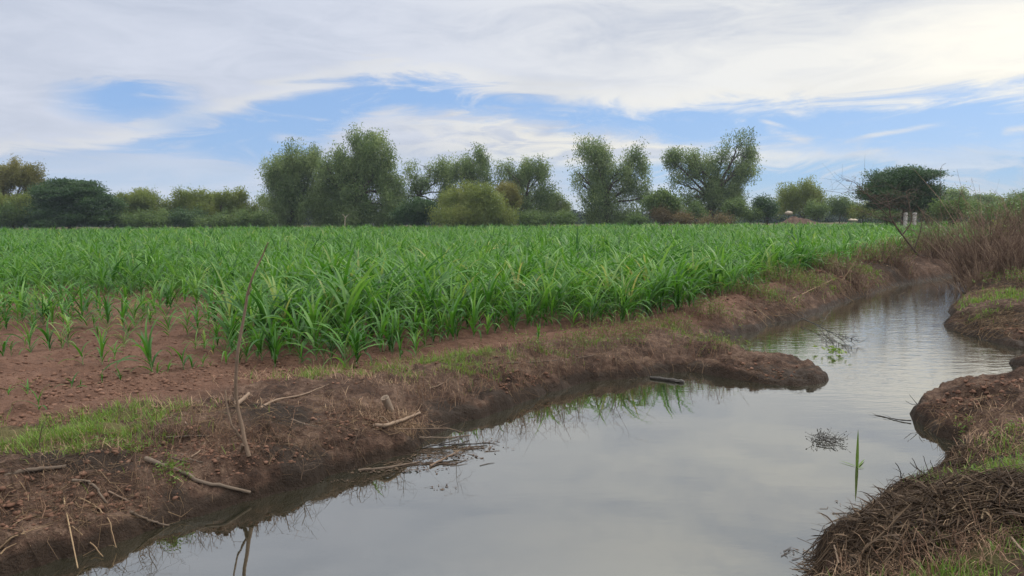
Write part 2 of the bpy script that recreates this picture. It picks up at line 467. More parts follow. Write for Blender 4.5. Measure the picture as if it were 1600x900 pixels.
def water_material():
    m, nt = new_mat('muddy_water'); k = NT(nt)
    geo = k.n('ShaderNodeNewGeometry'); pos = geo.outputs['Position']
    sep = k.n('ShaderNodeSeparateXYZ'); k.l(pos, sep.inputs[0])
    # flowing reach beyond the spit is rippled, the pool is nearly still
    flow = k.ss(k.m('ADD', sep.outputs[1], k.m('MULTIPLY', sep.outputs[0], .55)), 9.6, 13.8)
    w = k.vec(pos, (1.0, 2.6, 1))
    n1 = k.noise(w, 2.2, 3, .55, .4)
    n2 = k.noise(k.vec(pos, (.8, 1.2, 1)), .7, 2, .5, .3)
    n3 = k.noise(w, 7.0, 2, .5, .2)
    hgt = k.m('ADD', k.m('MULTIPLY', k.m('ADD', n1, k.m('MULTIPLY', n3, .3)), k.m('ADD', k.m('MULTIPLY', flow, .0055), .0004)), k.m('MULTIPLY', n2, .003))
    b = k.n('ShaderNodeBump'); b.inputs['Strength'].default_value = 1; b.inputs['Distance'].default_value = 1.0
    k.l(hgt, b.inputs['Height'])
    silt = k.ss(k.noise(pos, .55, 5, .6, .8), .35, .68)
    c = k.mix(silt, (.011, .012, .008), (.020, .018, .011))
    p = k.n('ShaderNodeBsdfPrincipled'); k.l(c, p.inputs['Base Color'])
    p.inputs['Roughness'].default_value = .02; p.inputs['IOR'].default_value = 1.85
    p.inputs['Specular IOR Level'].default_value = .5
    k.l(b.outputs[0], p.inputs['Normal'])
    # extra mirror layer, added to brighten the water with more reflected sky
    gl = k.n('ShaderNodeBsdfGlossy'); gl.inputs['Roughness'].default_value = .02; gl.inputs['Color'].default_value = (.98, .97, .90, 1)
    k.l(b.outputs[0], gl.inputs['Normal'])
    mx = k.n('ShaderNodeMixShader'); mx.inputs[0].default_value = .28; k.l(p.outputs[0], mx.inputs[1]); k.l(gl.outputs[0], mx.inputs[2])
    o = k.n('ShaderNodeOutputMaterial'); k.l(mx.outputs[0], o.inputs[0])
    return m

def ground_material():
    m, nt = new_mat('soil'); k = NT(nt)
    geo = k.n('ShaderNodeNewGeometry'); pos = geo.outputs['Position']
    field = k.attr('field'); wet = k.attr('wet'); burn = k.attr('burn'); green = k.attr('green')
    a = k.noise(pos, 2.4, 8, .68); b = k.noise(pos, 14, 5, .65); c3 = k.noise(pos, 60, 3, .6)
    mixn = k.m('ADD', k.m('MULTIPLY', a, .5), k.m('ADD', k.m('MULTIPLY', b, .35), k.m('MULTIPLY', c3, .15)))
    cf = k.ramp(mixn, [(.32, (.046, .025, .018)), (.5, (.098, .054, .038)), (.70, (.160, .094, .068))])
    cb = k.ramp(mixn, [(.36, (.014, .009, .007)), (.5, (.056, .034, .025)), (.66, (.165, .110, .080))])
    col = k.mix(field, cb, cf)
    bn = k.ss(k.m('ADD', burn, k.m('MULTIPLY', k.m('SUBTRACT', b, .5), 1.3)), .42, .75)
    col = k.mix(k.m('MULTIPLY', bn, .85), col, (.024, .019, .016))
    gn = k.ss(k.m('ADD', green, k.m('MULTIPLY', k.m('SUBTRACT', b, .5), .8)), .35, .7)
    col = k.mix(k.m('MULTIPLY', gn, .6), col, (.085, .085, .03))
    wn = k.ss(k.m('ADD', wet, k.m('MULTIPLY', k.m('SUBTRACT', a, .5), .5)), .25, .75)
    col = k.mix(k.m('MULTIPLY', wn, .88), col, (.020, .013, .009))
    p = k.n('ShaderNodeBsdfPrincipled'); k.l(col, p.inputs['Base Color'])
    k.l(k.m('SUBTRACT', .95, k.m('MULTIPLY', wn, .3)), p.inputs['Roughness'])
    p.inputs['Specular IOR Level'].default_value = .12
    bu = k.n('ShaderNodeBump'); bu.inputs['Strength'].default_value = 1.0; bu.inputs['Distance'].default_value = .06
    k.l(k.m('ADD', k.m('MULTIPLY', b, .7), k.m('MULTIPLY', c3, .3)), bu.inputs['Height']); k.l(bu.outputs[0], p.inputs['Normal'])
    o = k.n('ShaderNodeOutputMaterial'); k.l(p.outputs[0], o.inputs[0])
    return m

# ------------------------------------------------------------------ ground and water
def build_ground():
    fine = np.radians(np.arange(-42, 42.01, .15)); coarse = np.radians(np.arange(50, 311, 5.0))
    ang = np.concatenate([fine, coarse])
    rad = np.concatenate([[.05, .5, 1.0, 1.5, 2.0], np.geomspace(2.5, 60, 860), np.geomspace(61, 140, 90), np.geomspace(150, 6000, 40)])
    A, Rr = np.meshgrid(ang, rad)
    X = (np.sin(A) * Rr).ravel(); Y = (np.cos(A) * Rr).ravel()
    Z = height(X, Y)
    n, mm = len(rad), len(ang)
    i = np.arange(n - 1)[:, None] * mm; j = np.arange(mm)[None]; j2 = (j + 1) % mm
    Fq = np.stack([i + j, i + j2, i + mm + j2, i + mm + j], -1).reshape(-1, 4)[:, ::-1]
    mb = MB(); mb.add(np.stack([X, Y, Z], 1), Fq, .5)
    g = mb.build('ground', ground_material(), None, True)
    g['kind'] = 'structure'
    me = g.data
    near = np.hypot(X, Y) < 70
    t = np.full(X.shape, 50.0); t[near] = shore_dist(X[near], Y[near])
    lf = np.full(X.shape, 50.0); lf[near] = left_field(X[near], Y[near])
    field = sstep(-.25, .35, lf + .5 * (fbm(X * 1.5, Y * 1.5, 3, 4) - .5))
    wet = 1 - sstep(0.04, .21, Z + .12 * (fbm(X * 5, Y * 5, 3, 14) - .5))
    field *= 1 - sstep(60, 90, Y)
    burn = np.zeros(X.shape)
    for (px, py, rx, ry, a) in [(130, 732, .55, .28, .8), (430, 665, .5, .4, .85), (480, 700, .45, .3, .8), (400, 640, .3, .3, .5), (720, 622, .6, .4, .75), (620, 600, .3, .2, .3),
                                (780, 600, .7, .4, .6), (860, 585, .8, .4, .4), (270, 745, .3, .2, .4), (1050, 560, .5, .5, .5), (1530, 705, .45, .3, .75), (1330, 440, 1.5, 1.2, .35), (1560, 500, 1.2, 1.0, .75), (1510, 510, .8, .8, .6), (1580, 460, 1.5, 1.2, .6), (1250, 490, 1.0, .6, .5), (1400, 430, 2, 1.2, .5), (1590, 430, 2, 2, .3)]:
        c = at_z(px, py, .3); burn = np.maximum(burn, 1.35 * a * gauss(X, Y, c, rx, ry))
    for c, r, a in HEAP:
        burn = np.maximum(burn, .8 * gauss(X, Y, c, r))
    burn *= .55 + .9 * fbm(X * 3, Y * 3, 3, 44)
    green = sstep(90, 116, Y) * (1 - np.maximum.reduce([gauss(X, Y, c, rx * 2.2, ry * 3) for c, rx, ry, a in FAR_MOUNDS]))
    for (px, py, rx, ry, a) in GRASS_SPOTS:
        c = at_z(px, py, .36); green = np.maximum(green, a * gauss(X, Y, c, rx, ry))
    for nm, v in (('field', field), ('wet', wet), ('burn', burn), ('green', green)):
        at = me.attributes.new(nm, 'FLOAT', 'POINT'); at.data.foreach_set('value', v.astype(np.float32))

def build_water():
    # one sheet over the canal, its rim buried under the banks
    mb = MB()
    xs = np.linspace(-9, 26, 36); ys = np.linspace(1.2, 38, 38)
    Xg, Yg = np.meshgrid(xs, ys)
    V = np.stack([Xg.ravel(), Yg.ravel(), np.zeros(Xg.size)], 1)
    n, mm = len(ys), len(xs)
    i = np.arange(n - 1)[:, None] * mm; j = np.arange(mm - 1)[None]
    Fq = np.stack([i + j, i + j + 1, i + mm + j + 1, i + mm + j], -1).reshape(-1, 4)
    mb.add(V, Fq)
    w = mb.build('water', water_material(), None, True); w['kind'] = 'structure'

# px, py, radius x, radius y (m), amount
GRASS_SPOTS = [(-30, 690, .9, .45, .9), (60, 690, .8, .4, .9), (150, 680, .6, .3, .9), (220, 655, .6, .2, .9), (265, 645, .35, .14, .9), (110, 705, .45, .2, .9),
               (500, 592, .55, .22, .75), (570, 585, .5, .22, .6), (455, 600, .4, .15, .5), (690, 572, .5, .18, .9), (760, 563, .6, .16, 1.0), (720, 580, .5, .14, .7), (650, 588, .5, .25, .4),
               (1500, 738, .42, .22, 1.0), (1455, 765, .2, .15, .9), (1575, 722, .5, .25, .9), (1540, 740, .4, .2, .7), (1600, 690, .4, .3, .4),
               (1480, 895, .5, .22, .8), (1560, 885, .4, .25, .6), (1400, 910, .4, .2, .4), (1560, 470, 1.0, .8, .35), (1520, 490, .6, .4, .3), (965, 578, .35, .2, .6), (1110, 530, .4, .3, .2), (1160, 512, .3, .25, .4),
               (1040, 508, .4, .3, .25), (930, 535, .4, .2, .25), (860, 552, .4, .15, .35), (1250, 450, 1.0, .5, .4), (1310, 432, 1.2, .6, .6), (1200, 468, .6, .3, .4)]

# ------------------------------------------------------------------ sky
HAZE = .00032
SUN_AZ, SUN_EL = 66.0, 42.0      # ahead and to the right, behind thin cloud

def build_sky():
    w = bpy.data.worlds.new('World'); scene.world = w; w.use_nodes = True
    nt = w.node_tree; nt.nodes.clear(); k = NT(nt)
    tc = k.n('ShaderNodeTexCoord'); d = tc.outputs['Generated']
    sep = k.n('ShaderNodeSeparateXYZ'); k.l(d, sep.inputs[0])
    x, y, z = sep.outputs
    az = k.m('MULTIPLY', k.m('ARCTAN2', x, y), 57.2958)
    el = k.m('MULTIPLY', k.m('ARCSINE', z), 57.2958)
    sky = k.n('ShaderNodeTexSky'); sky.sky_type = 'NISHITA'; sky.sun_disc = False
    sky.sun_elevation = R(SUN_EL); sky.sun_rotation = R(SUN_AZ); sky.air_density = 1.0; sky.dust_density = .6; sky.ozone_density = 2.0
    cv = k.n('ShaderNodeCombineXYZ'); k.put(cv.inputs[0], k.m('MULTIPLY', az, .045)); k.put(cv.inputs[1], k.m('MULTIPLY', el, .125)); cv.inputs[2].default_value = 2.0
    v = cv.outputs[0]
    wv = k.noise(v, 1.3, 6, .6, .6)
    v2 = k.vec(v, (1.2, 1.9, 1)); st = k.noise(v2, 2.2, 10, .68, 1.3)
    v3 = k.vec(v, (1, 1.2, 1)); big = k.noise(v3, .8, 5, .55, .4)
    fine = k.noise(v2, 5.0, 6, .6, .6)
    e = k.m('ADD', el, k.m('ADD', k.m('MULTIPLY', k.m('SUBTRACT', wv, .5), 2.6), k.m('MULTIPLY', k.m('SUBTRACT', st, .5), 4.2)))
    u = k.m('ADD', k.m('DIVIDE', az, 90.0), .5, clamp=True)
    def curve(pts):
        c = k.n('ShaderNodeFloatCurve'); cm = c.mapping; cu = cm.curves[0]
        P = []
        for px, py in pts:
            a, b = sky_ang(px, py); P.append((min(max(a / 90 + .5, 0), 1), min(max(b / 30, 0), 1)))
        P = [(0.0, P[0][1])] + P + [(1.0, P[-1][1])]
        for i, (a, b) in enumerate(P):
            if i < 2: pt = cu.points[i]; pt.location = (a, b)
            else: pt = cu.points.new(a, b)
        for pt in cu.points: pt.handle_type = 'AUTO_CLAMPED'
        # first two default points have been re-used: make sure the ends are where they should be
        cm.update()
        c.inputs['Factor'].default_value = 1.0
        k.l(u, c.inputs['Value'])
        return k.m('MULTIPLY', c.outputs[0], 30.0)
    top = curve([(-60, 250), (300, 200), (380, 170), (430, 152), (520, 131), (620, 121), (700, 124), (760, 138), (850, 158), (950, 166), (1050, 176), (1200, 166), (1350, 160), (1500, 150), (1620, 140)])
    bot = curve([(-60, 252), (300, 246), (380, 256), (450, 250), (500, 225), (545, 190), (600, 172), (700, 172), (800, 182), (900, 200), (1000, 212), (1080, 232), (1200, 233), (1300, 233), (1450, 240), (1620, 238)])
    band = k.m('MULTIPLY', k.ss(k.m('SUBTRACT', top, e), -.7, 1.0), k.ss(k.m('SUBTRACT', e, bot), -1.0, .8))
    # the smaller opening on the left
    a0, e0 = sky_ang(205, 158)
    da = k.m('DIVIDE', k.m('SUBTRACT', az, a0), 4.6); de = k.m('DIVIDE', k.m('SUBTRACT', k.m('SUBTRACT', e, e0), k.m('MULTIPLY', k.m('SUBTRACT', az, a0), .02)), 1.45)
    rr = k.m('SQRT', k.m('ADD', k.m('MULTIPLY', da, da), k.m('MULTIPLY', de, de)))
    hole = k.m('SUBTRACT', 1.0, k.ss(rr, .3, 1.3))
    # tongue between the two openings
    a1, e1 = sky_ang(340, 205)
    da = k.m('DIVIDE', k.m('SUBTRACT', az, a1), 6.5); de = k.m('DIVIDE', k.m('SUBTRACT', e, k.m('ADD', e1, k.m('MULTIPLY', k.m('SUBTRACT', az, a1), -.17))), 1.5)
    rr = k.m('SQRT', k.m('ADD', k.m('MULTIPLY', da, da), k.m('MULTIPLY', de, de)))
    tong = k.m('MULTIPLY', k.m('SUBTRACT', 1.0, k.ss(rr, .3, 1.2)), .55)
    blue = k.m('MAXIMUM', k.m('MAXIMUM', band, hole), tong)
    # wisps inside the blue
    wis = k.ss(st, .52, .72)
    leftness = k.ss(az, 12.0, -14.0)
    blue = k.m('MULTIPLY', blue, k.m('SUBTRACT', 1.0, k.m('MULTIPLY', wis, k.m('ADD', .25, k.m('MULTIPLY', leftness, .35)))))
    # two small bright wisps on the right and one left of the big tree
    def wisp(px0, py0, px1, py1, thick):
        aa, ea = sky_ang(px0, py0); ab, eb = sky_ang(px1, py1)
        L = ab - aa; t = k.m('DIVIDE', k.m('SUBTRACT', az, aa), L)
        mid = k.m('ADD', ea, k.m('MULTIPLY', t, eb - ea))
        mid = k.m('ADD', mid, k.m('MULTIPLY', k.m('SUBTRACT', wv, .5), 1.0))
        off = k.m('ABSOLUTE', k.m('SUBTRACT', el, mid))
        prof = k.m('MULTIPLY', k.ss(t, 0, .3), k.ss(t, 1.0, .6))
        return k.m('MULTIPLY', k.m('SUBTRACT', 1.0, k.ss(off, 0, thick)), k.m('MULTIPLY', prof, k.ss(fine, .3, .6)))
    ws = None
    for q in ((1190, 197, 1280, 222, .5), (1310, 222, 1500, 185, .32), (1560, 206, 1620, 200, .4), (410, 210, 545, 230, .6), (1180, 186, 1260, 205, .25)):
        o = wisp(*q); ws = o if ws is None else k.m('MAXIMUM', ws, o)
    blue = k.m('MULTIPLY', blue, k.m('SUBTRACT', 1.0, k.m('MULTIPLY', ws, .75)))
    # the lower sky: pale veils over haze
    low = k.ss(k.m('SUBTRACT', bot, e), -.3, .8)
    veil_r = k.m('MULTIPLY', k.ss(el, 4.6, 3.6), k.ss(az, -2, 10))            # clear pale blue low on the right
    veil_l = k.m('MULTIPLY', k.ss(el, 5.8, 2.5), .45)
    pale = k.m('MULTIPLY', k.m('MAXIMUM', veil_r, veil_l), k.m('SUBTRACT', 1.0, k.m('MULTIPLY', k.ss(st, .42, .68), .75)))
    pale = k.m('MULTIPLY', pale, low)
    S = 7.1
    cool = (.60 * S, .64 * S, .74 * S); warm = (.80 * S, .80 * S, .78 * S); grey = (.45 * S, .50 * S, .61 * S); cream = (.99 * S, .95 * S, .84 * S)
    right = k.ss(az, -18.0, 24.0)
    cl = k.mix(right, cool, warm)
    shade = k.ss(k.m('ADD', k.m('MULTIPLY', big, .65), k.m('MULTIPLY', st, .35)), .36, .64)
    cl = k.mix(k.m('MULTIPLY', k.m('SUBTRACT', 1.0, shade), .8), cl, grey)
    # warm light round the veiled sun, upper right
    a2, e2 = sky_ang(1640, 75)
    da = k.m('DIVIDE', k.m('SUBTRACT', az, a2), 15.0); de = k.m('DIVIDE', k.m('SUBTRACT', el, e2), 6.5)
    gl = k.m('SUBTRACT', 1.0, k.ss(k.m('SQRT', k.m('ADD', k.m('MULTIPLY', da, da), k.m('MULTIPLY', de, de))), .1, 1.0))
    cl = k.mix(k.m('MULTIPLY', gl, k.m('ADD', .55, k.m('MULTIPLY', shade, .4))), cl, cream)
    # bright lower rims of the cloud sheet and the cream band
    rim = k.m('MULTIPLY', k.ss(k.m('ABSOLUTE', k.m('SUBTRACT', k.m('SUBTRACT', e, top), .7)), 1.1, .0), .28)
    crm = k.m('MULTIPLY', low, k.m('MULTIPLY', k.ss(el, 3.4, 4.6), k.m('MULTIPLY', k.ss(fine, .38, .6), k.ss(az, -16, 6))))
    cl = k.mix(k.m('MAXIMUM', rim, k.m('MULTIPLY', crm, .75)), cl, (.84 * S, .81 * S, .72 * S))
    # overhead cloud out of view, extra brightness added to light ground and water
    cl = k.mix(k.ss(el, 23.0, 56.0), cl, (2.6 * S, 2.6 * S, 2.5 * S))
    skyc = k.n('ShaderNodeMix', data_type='RGBA', blend_type='MULTIPLY'); skyc.inputs['Factor'].default_value = 1
    k.l(sky.outputs[0], skyc.inputs[6]); skyc.inputs[7].default_value = (1, 1, 1, 1)
    bl = k.mix(.75, skyc.outputs[2], (.23 * S, .39 * S, .71 * S))
    pl = k.mix(k.ss(el, 3.2, .2), (.36 * S, .54 * S, .76 * S), (.52 * S, .60 * S, .66 * S))
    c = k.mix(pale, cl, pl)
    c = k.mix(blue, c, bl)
    # pale horizon
    hor = k.m('MULTIPLY', k.ss(el, 2.2, 0.0), .6)
    c = k.mix(hor, c, (.50 * S, .57 * S, .63 * S))
    c = k.mix(k.ss(el, -.2, -2.0), c, (.12 * S, .11 * S, .09 * S))
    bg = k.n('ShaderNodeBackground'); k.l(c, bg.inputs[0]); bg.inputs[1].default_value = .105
    o = k.n('ShaderNodeOutputWorld'); k.l(bg.outputs[0], o.inputs[0])
    w.cycles.sampling_method = 'MANUAL'; w.cycles.sample_map_resolution = 512

def build_haze():
    bx = (-330, 330, -40, 330, -2.0, 19.5)
    V = [(x, y, z) for x in bx[:2] for y in bx[2:4] for z in bx[4:]]
    Fq = [(0, 1, 3, 2), (4, 6, 7, 5), (0, 4, 5, 1), (2, 3, 7, 6), (0, 2, 6, 4), (1, 5, 7, 3)]
    m, nt = new_mat('haze_air'); k = NT(nt)
    v = k.n('ShaderNodeVolumePrincipled'); v.inputs['Color'].default_value = (.50, .58, .70, 1); v.inputs['Density'].default_value = HAZE
    v.inputs['Anisotropy'].default_value = 0
    o = k.n('ShaderNodeOutputMaterial'); k.l(v.outputs[0], o.inputs['Volume'])
    mb = MB(); mb.add(np.array(V, float), np.array(Fq)); h = mb.build('haze', m)
    h['kind'] = 'stuff'

def build_light_camera():
    L = bpy.data.lights.new('sun', 'SUN'); L.energy = 1.5; L.angle = R(12); L.color = (1.0, .94, .85)
    o = bpy.data.objects.new('sun', L); link(o)
    o.rotation_euler = (R(90 - SUN_EL), 0, R(180 - SUN_AZ))
    o.location = (20, 20, 40)
    cam = bpy.data.cameras.new('camera'); cam.sensor_width = 36; cam.lens = F_PX / 1600 * 36
    cam.clip_start = .05; cam.clip_end = 9000
    c = bpy.data.objects.new('camera', cam); link(c)
    from mathutils import Matrix
    M = Matrix(((Rv[0], Uv[0], -Fv[0], 0), (Rv[1], Uv[1], -Fv[1], 0), (Rv[2], Uv[2], -Fv[2], CAM_H), (0, 0, 0, 1)))
    c.matrix_world = M
    scene.camera = c
    vs = scene.view_settings; vs.view_transform = 'Standard'; vs.look = 'None'; vs.exposure = .6; vs.gamma = 1; vs.use_curve_mapping = False
    scene.display_settings.display_device = 'sRGB'
    scene.cycles.max_bounces = 8; scene.cycles.diffuse_bounces = 5; scene.cycles.glossy_bounces = 3; scene.cycles.transmission_bounces = 5; scene.cycles.volume_bounces = 0
    scene.cycles.sample_clamp_indirect = 6
    scene.cycles.use_denoising = True; scene.cycles.denoiser = "OPENIMAGEDENOISE"; scene.cycles.denoising_input_passes = "RGB_ALBEDO_NORMAL"; scene.cycles.denoising_prefilter = "ACCURATE"

# ------------------------------------------------------------------ maize
CORN_EDGE = [(-500, 606), (-100, 604), (0, 602), (100, 598), (240, 584), (340, 574), (440, 577), (540, 574), (620, 562), (700, 547), (780, 533), (850, 519), (960, 511),
             (1050, 499), (1100, 478), (1170, 467), (1242, 451), (1300, 436), (1355, 422), (1415, 408), (1460, 400), (1530, 385), (1600, 366), (1640, 356)]
CE = np.array([at_z(x, y, .4)[:2] for x, y in CORN_EDGE])

def poly_side(X, Y, L):
    out = np.full(X.shape, 1e9); sgn = np.ones(X.shape)
    for a, b in zip(L[:-1], L[1:]):
        e = b - a
        t = np.clip(((X - a[0]) * e[0] + (Y - a[1]) * e[1]) / (e @ e), 0, 1)
        d = np.hypot(X - a[0] - t * e[0], Y - a[1] - t * e[1])
        s = np.sign(e[0] * (Y - a[1]) - e[1] * (X - a[0]))
        m = d < out
        out = np.where(m, d, out); sgn = np.where(m, s, sgn)
    return out * sgn

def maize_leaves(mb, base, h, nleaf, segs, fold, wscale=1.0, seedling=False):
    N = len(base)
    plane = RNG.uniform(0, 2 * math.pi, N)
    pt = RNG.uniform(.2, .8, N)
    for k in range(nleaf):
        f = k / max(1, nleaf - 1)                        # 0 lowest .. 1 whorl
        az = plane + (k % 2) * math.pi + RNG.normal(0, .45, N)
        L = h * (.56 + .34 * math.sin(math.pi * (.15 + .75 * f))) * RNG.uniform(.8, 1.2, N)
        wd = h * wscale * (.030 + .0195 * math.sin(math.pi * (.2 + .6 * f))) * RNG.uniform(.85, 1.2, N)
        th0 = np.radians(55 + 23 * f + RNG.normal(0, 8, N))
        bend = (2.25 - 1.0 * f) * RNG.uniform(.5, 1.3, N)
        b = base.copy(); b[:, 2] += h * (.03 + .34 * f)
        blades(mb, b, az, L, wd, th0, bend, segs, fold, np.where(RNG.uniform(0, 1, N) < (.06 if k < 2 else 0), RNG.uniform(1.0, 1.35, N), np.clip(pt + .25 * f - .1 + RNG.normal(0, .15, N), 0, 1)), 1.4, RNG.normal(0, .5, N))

def maize_proto(h, nleaf, seedling):
    lm = MB(); maize_leaves(lm, np.zeros((1, 3)), np.array([h]), nleaf, 7, .22, 1.0 if not seedling else 1.6)
    root = empty('maize_plant')
    lv = lm.build('leaves', MAIZE, root, True)
    sm = MB(); add_tube(sm, smooth_path([(0, 0, -.03), (.004, .003, .15 * h), (0, .01, .42 * h)], 6), np.linspace(.013, .007, 7) * (h if not seedling else h * 1.2), 6, .4)
    sm.build('stalk', MAIZE_STALK, root, True)
    return root

def build_maize():
    big = [maize_proto(1.0, n, False) for n in (11, 12, 13, 12, 10, 13, 11, 12, 14, 11)]
    small = [maize_proto(1.0, n, True) for n in (4, 5, 6, 5)]
    # ---- plants standing apart on the bare soil, as they stand in the photograph: base px, height px
    LONE = [(47, 550, 67), (5, 557, 38), (18, 557, 30), (78, 547, 58), (97, 543, 50), (107, 540, 45), (130, 573, 48), (160, 570, 66), (180, 563, 34), (188, 590, 26),
            (200, 528, 42), (238, 580, 88), (245, 582, 30), (262, 580, 24), (287, 573, 44), (300, 573, 28), (317, 573, 24), (353, 567, 90), (403, 557, 55),
            (430, 570, 75), (467, 567, 42), (495, 565, 105), (43, 613, 34), (60, 637, 46), (112, 603, 34), (125, 600, 15), (13, 620, 22), (160, 597, 18), (75, 565, 14), (540, 574, 95), (557, 572, 80),
            (625, 560, 45), (650, 558, 50), (700, 530, 60), (330, 575, 16), (841, 540, 34)]
    plants = []
    for px, py, hp in LONE:
        p = at_z(px, py, .4); p[2] = hz(p[0], p[1])
        dist = to_px(p)[2]
        plants.append((p, hp * dist / F_PX * 1.0, 'lone'))
    # ---- rows
    def rows(y0, y1, spacing, row_s):
        kmax = int(160 / row_s)
        out = []
        a = np.arange(-200, 200, spacing)
        for kk in range(-kmax, kmax):
            s = row_s * (kk + .25)
            P = a[:, None] * ROWD + s * ROWN
            P = P + np.stack([RNG.normal(0, .05, len(a)), RNG.normal(0, .05, len(a))], 1)
            m = (P[:, 1] > y0) & (P[:, 1] <= y1) & (np.abs(P[:, 0]) < .80 * P[:, 1] + 1.0)
            out.append(P[m])
        return np.concatenate(out)
    def screen(P):
        q = np.concatenate([P, np.full((len(P), 1), .4)], 1) - EYE
        z = q @ Fv
        return 800 + F_PX * (q @ Rv) / z, 450 - F_PX * (q @ Uv) / z
    def grow(P):
        """keeps the plants of the stand and gives their heights"""
        side = poly_side(P[:, 0], P[:, 1], CE)
        sx, sy = screen(P)
        sparse = sstep(430, 250, sx) * sstep(436, 475, sy)
        front = sstep(400, 300, sx) * sstep(528, 560, sy)
        gaps = fbm(P[:, 0] * .35, P[:, 1] * .35, 3, 70)
        keep = 1.0 - .30 * sparse - .14 * front - .10 * sstep(400, 300, sx) * sstep(560, 590, sy)
        keep -= .5 * sstep(600, 350, sx) * sstep(425, 440, sy) * (gaps < .42)
        keep -= .45 * (side < .75) * (sx < 880) * (fbm(P[:, 0] * 1.3, P[:, 1] * 1.3, 2, 71) < .52)
        m = (side > .05) & (RNG.uniform(0, 1, len(P)) < keep)
        h = .86 - .28 * sparse - .46 * front
        h = h + .12 * np.exp(-((sx - 1000) / 190) ** 2 - ((sy - 490) / 60) ** 2) + .12 * np.exp(-((sx - 560) / 160) ** 2 - ((sy - 560) / 60) ** 2)
        h = h * (.70 + .60 * fbm(P[:, 0] * .5, P[:, 1] * .5, 2, 12)) * np.clip(RNG.normal(1, .24, len(P)), .45, 1.45)
        h *= .55 + .45 * sstep(.05, 1.1, side + .5 * sstep(820, 950, sx))
        return P[m], h[m]
    P, h = grow(rows(5, 27, .15, ROW_S))
    lone_xy = np.array([p[:2] for p, _, _ in plants])
    far_ok = np.array([np.hypot(*(lone_xy - q).T).min() > .16 for q in P])
    P, h = P[far_ok], h[far_ok]
    Z = height(P[:, 0], P[:, 1])
    B = np.column_stack([P, Z])
    # the 300 that show largest: nearest plants inside the picture
    sx, sy = screen(P)
    D = np.hypot(P[:, 0], P[:, 1]) / np.maximum(h, .3) ** .5
    D = np.where((sx > -10) & (sx < 1610), D, 1e9)
    order = np.argsort(D)
    n_ind = 298 - len(plants)
    ind, rest = order[:n_ind], order[n_ind:]
    for i in ind:
        plants.append((B[i], h[i], 'row'))
    used = set()
    LONE_LABEL = {0: 'knee high bushy maize plant on bare soil near the left picture edge', 7: 'bright maize plant with arching pale leaves alone on bare red soil',
                  11: 'tallest maize plant of the thin patch left of the forked bare stick', 17: 'dense tall maize clump on bare soil just left of the forked stick',
                  22: 'small maize seedling in the bare furrows above the left grass strip', 23: 'lone maize seedling nearest to the grass strip on the left',
                  24: 'thin maize seedling alone in the bare furrows, farther right', 21: 'tall broad leaved maize plant at the corner of the dense stand',
                  29: 'light green maize plant leaning right at the front of the stand', 35: 'stray pale maize plant on the bank edge among green weeds'}
    for i, (p, hh, kind) in enumerate(plants):
        pool = small if hh < .42 else big
        src = pool[int(RNG.integers(len(pool)))]
        if id(src) in used:
            o = src.copy(); COL.objects.link(o)
            for ch in src.children:
                c = ch.copy(); COL.objects.link(c); c.parent = o
        else:
            o = src; used.add(id(src))
        o.location = p; o.rotation_euler = (RNG.normal(0, .05), RNG.normal(0, .05), RNG.uniform(0, 6.28))
        s = hh; o.scale = (s * RNG.uniform(.9, 1.1), s * RNG.uniform(.9, 1.1), s)
        if i in LONE_LABEL:
            lab, g = LONE_LABEL[i], 'maize plants standing apart on bare soil'
        elif kind == 'lone':
            lab, g = ('stunted maize seedling among gaps on the bare red soil', 'stunted maize seedlings on bare soil') if hh < .42 else ('half grown maize plant standing apart at the thin field edge', 'half grown maize plants at the thin edge')
        elif hh < .5:
            lab, g = 'short maize plant in the thin rows on the left', 'short maize plants in the thin rows'
        elif hh < .8:
            lab, g = 'medium tall maize plant in the front rows of the green field', 'medium maize plants in the front rows'
        else:
            lab, g = 'tall leafy maize plant along the dense front edge of the field', 'tall maize plants along the dense front edge'
        tag(o, lab, 'maize plant', g)
    for src in big + small:
        if id(src) not in used:
            for ch in list(src.children): bpy.data.objects.remove(ch)
            bpy.data.objects.remove(src)
    # ---- everything behind: one object
    mb = MB()
    maize_leaves(mb, B[rest], h[rest], 11, 5, .22)
    P2, h2 = grow(rows(27, 62, .26, ROW_S))
    B2 = np.column_stack([P2, height(P2[:, 0], P2[:, 1], False)])
    maize_leaves(mb, B2, h2 * 1.05, 8, 3, 0, 1.3)
    n = 15000
    Yf = np.sqrt(RNG.uniform(62 ** 2, 116 ** 2, n)); Xf = RNG.uniform(-.8, .8, n) * Yf
    P3, h3 = grow(np.column_stack([Xf, Yf]))
    B3 = np.column_stack([P3, np.full(len(P3), .40)])
    maize_leaves(mb, B3, h3 * 1.1, 7, 2, 0, 2.2)
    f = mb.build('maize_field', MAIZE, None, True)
    f['kind'] = 'stuff'

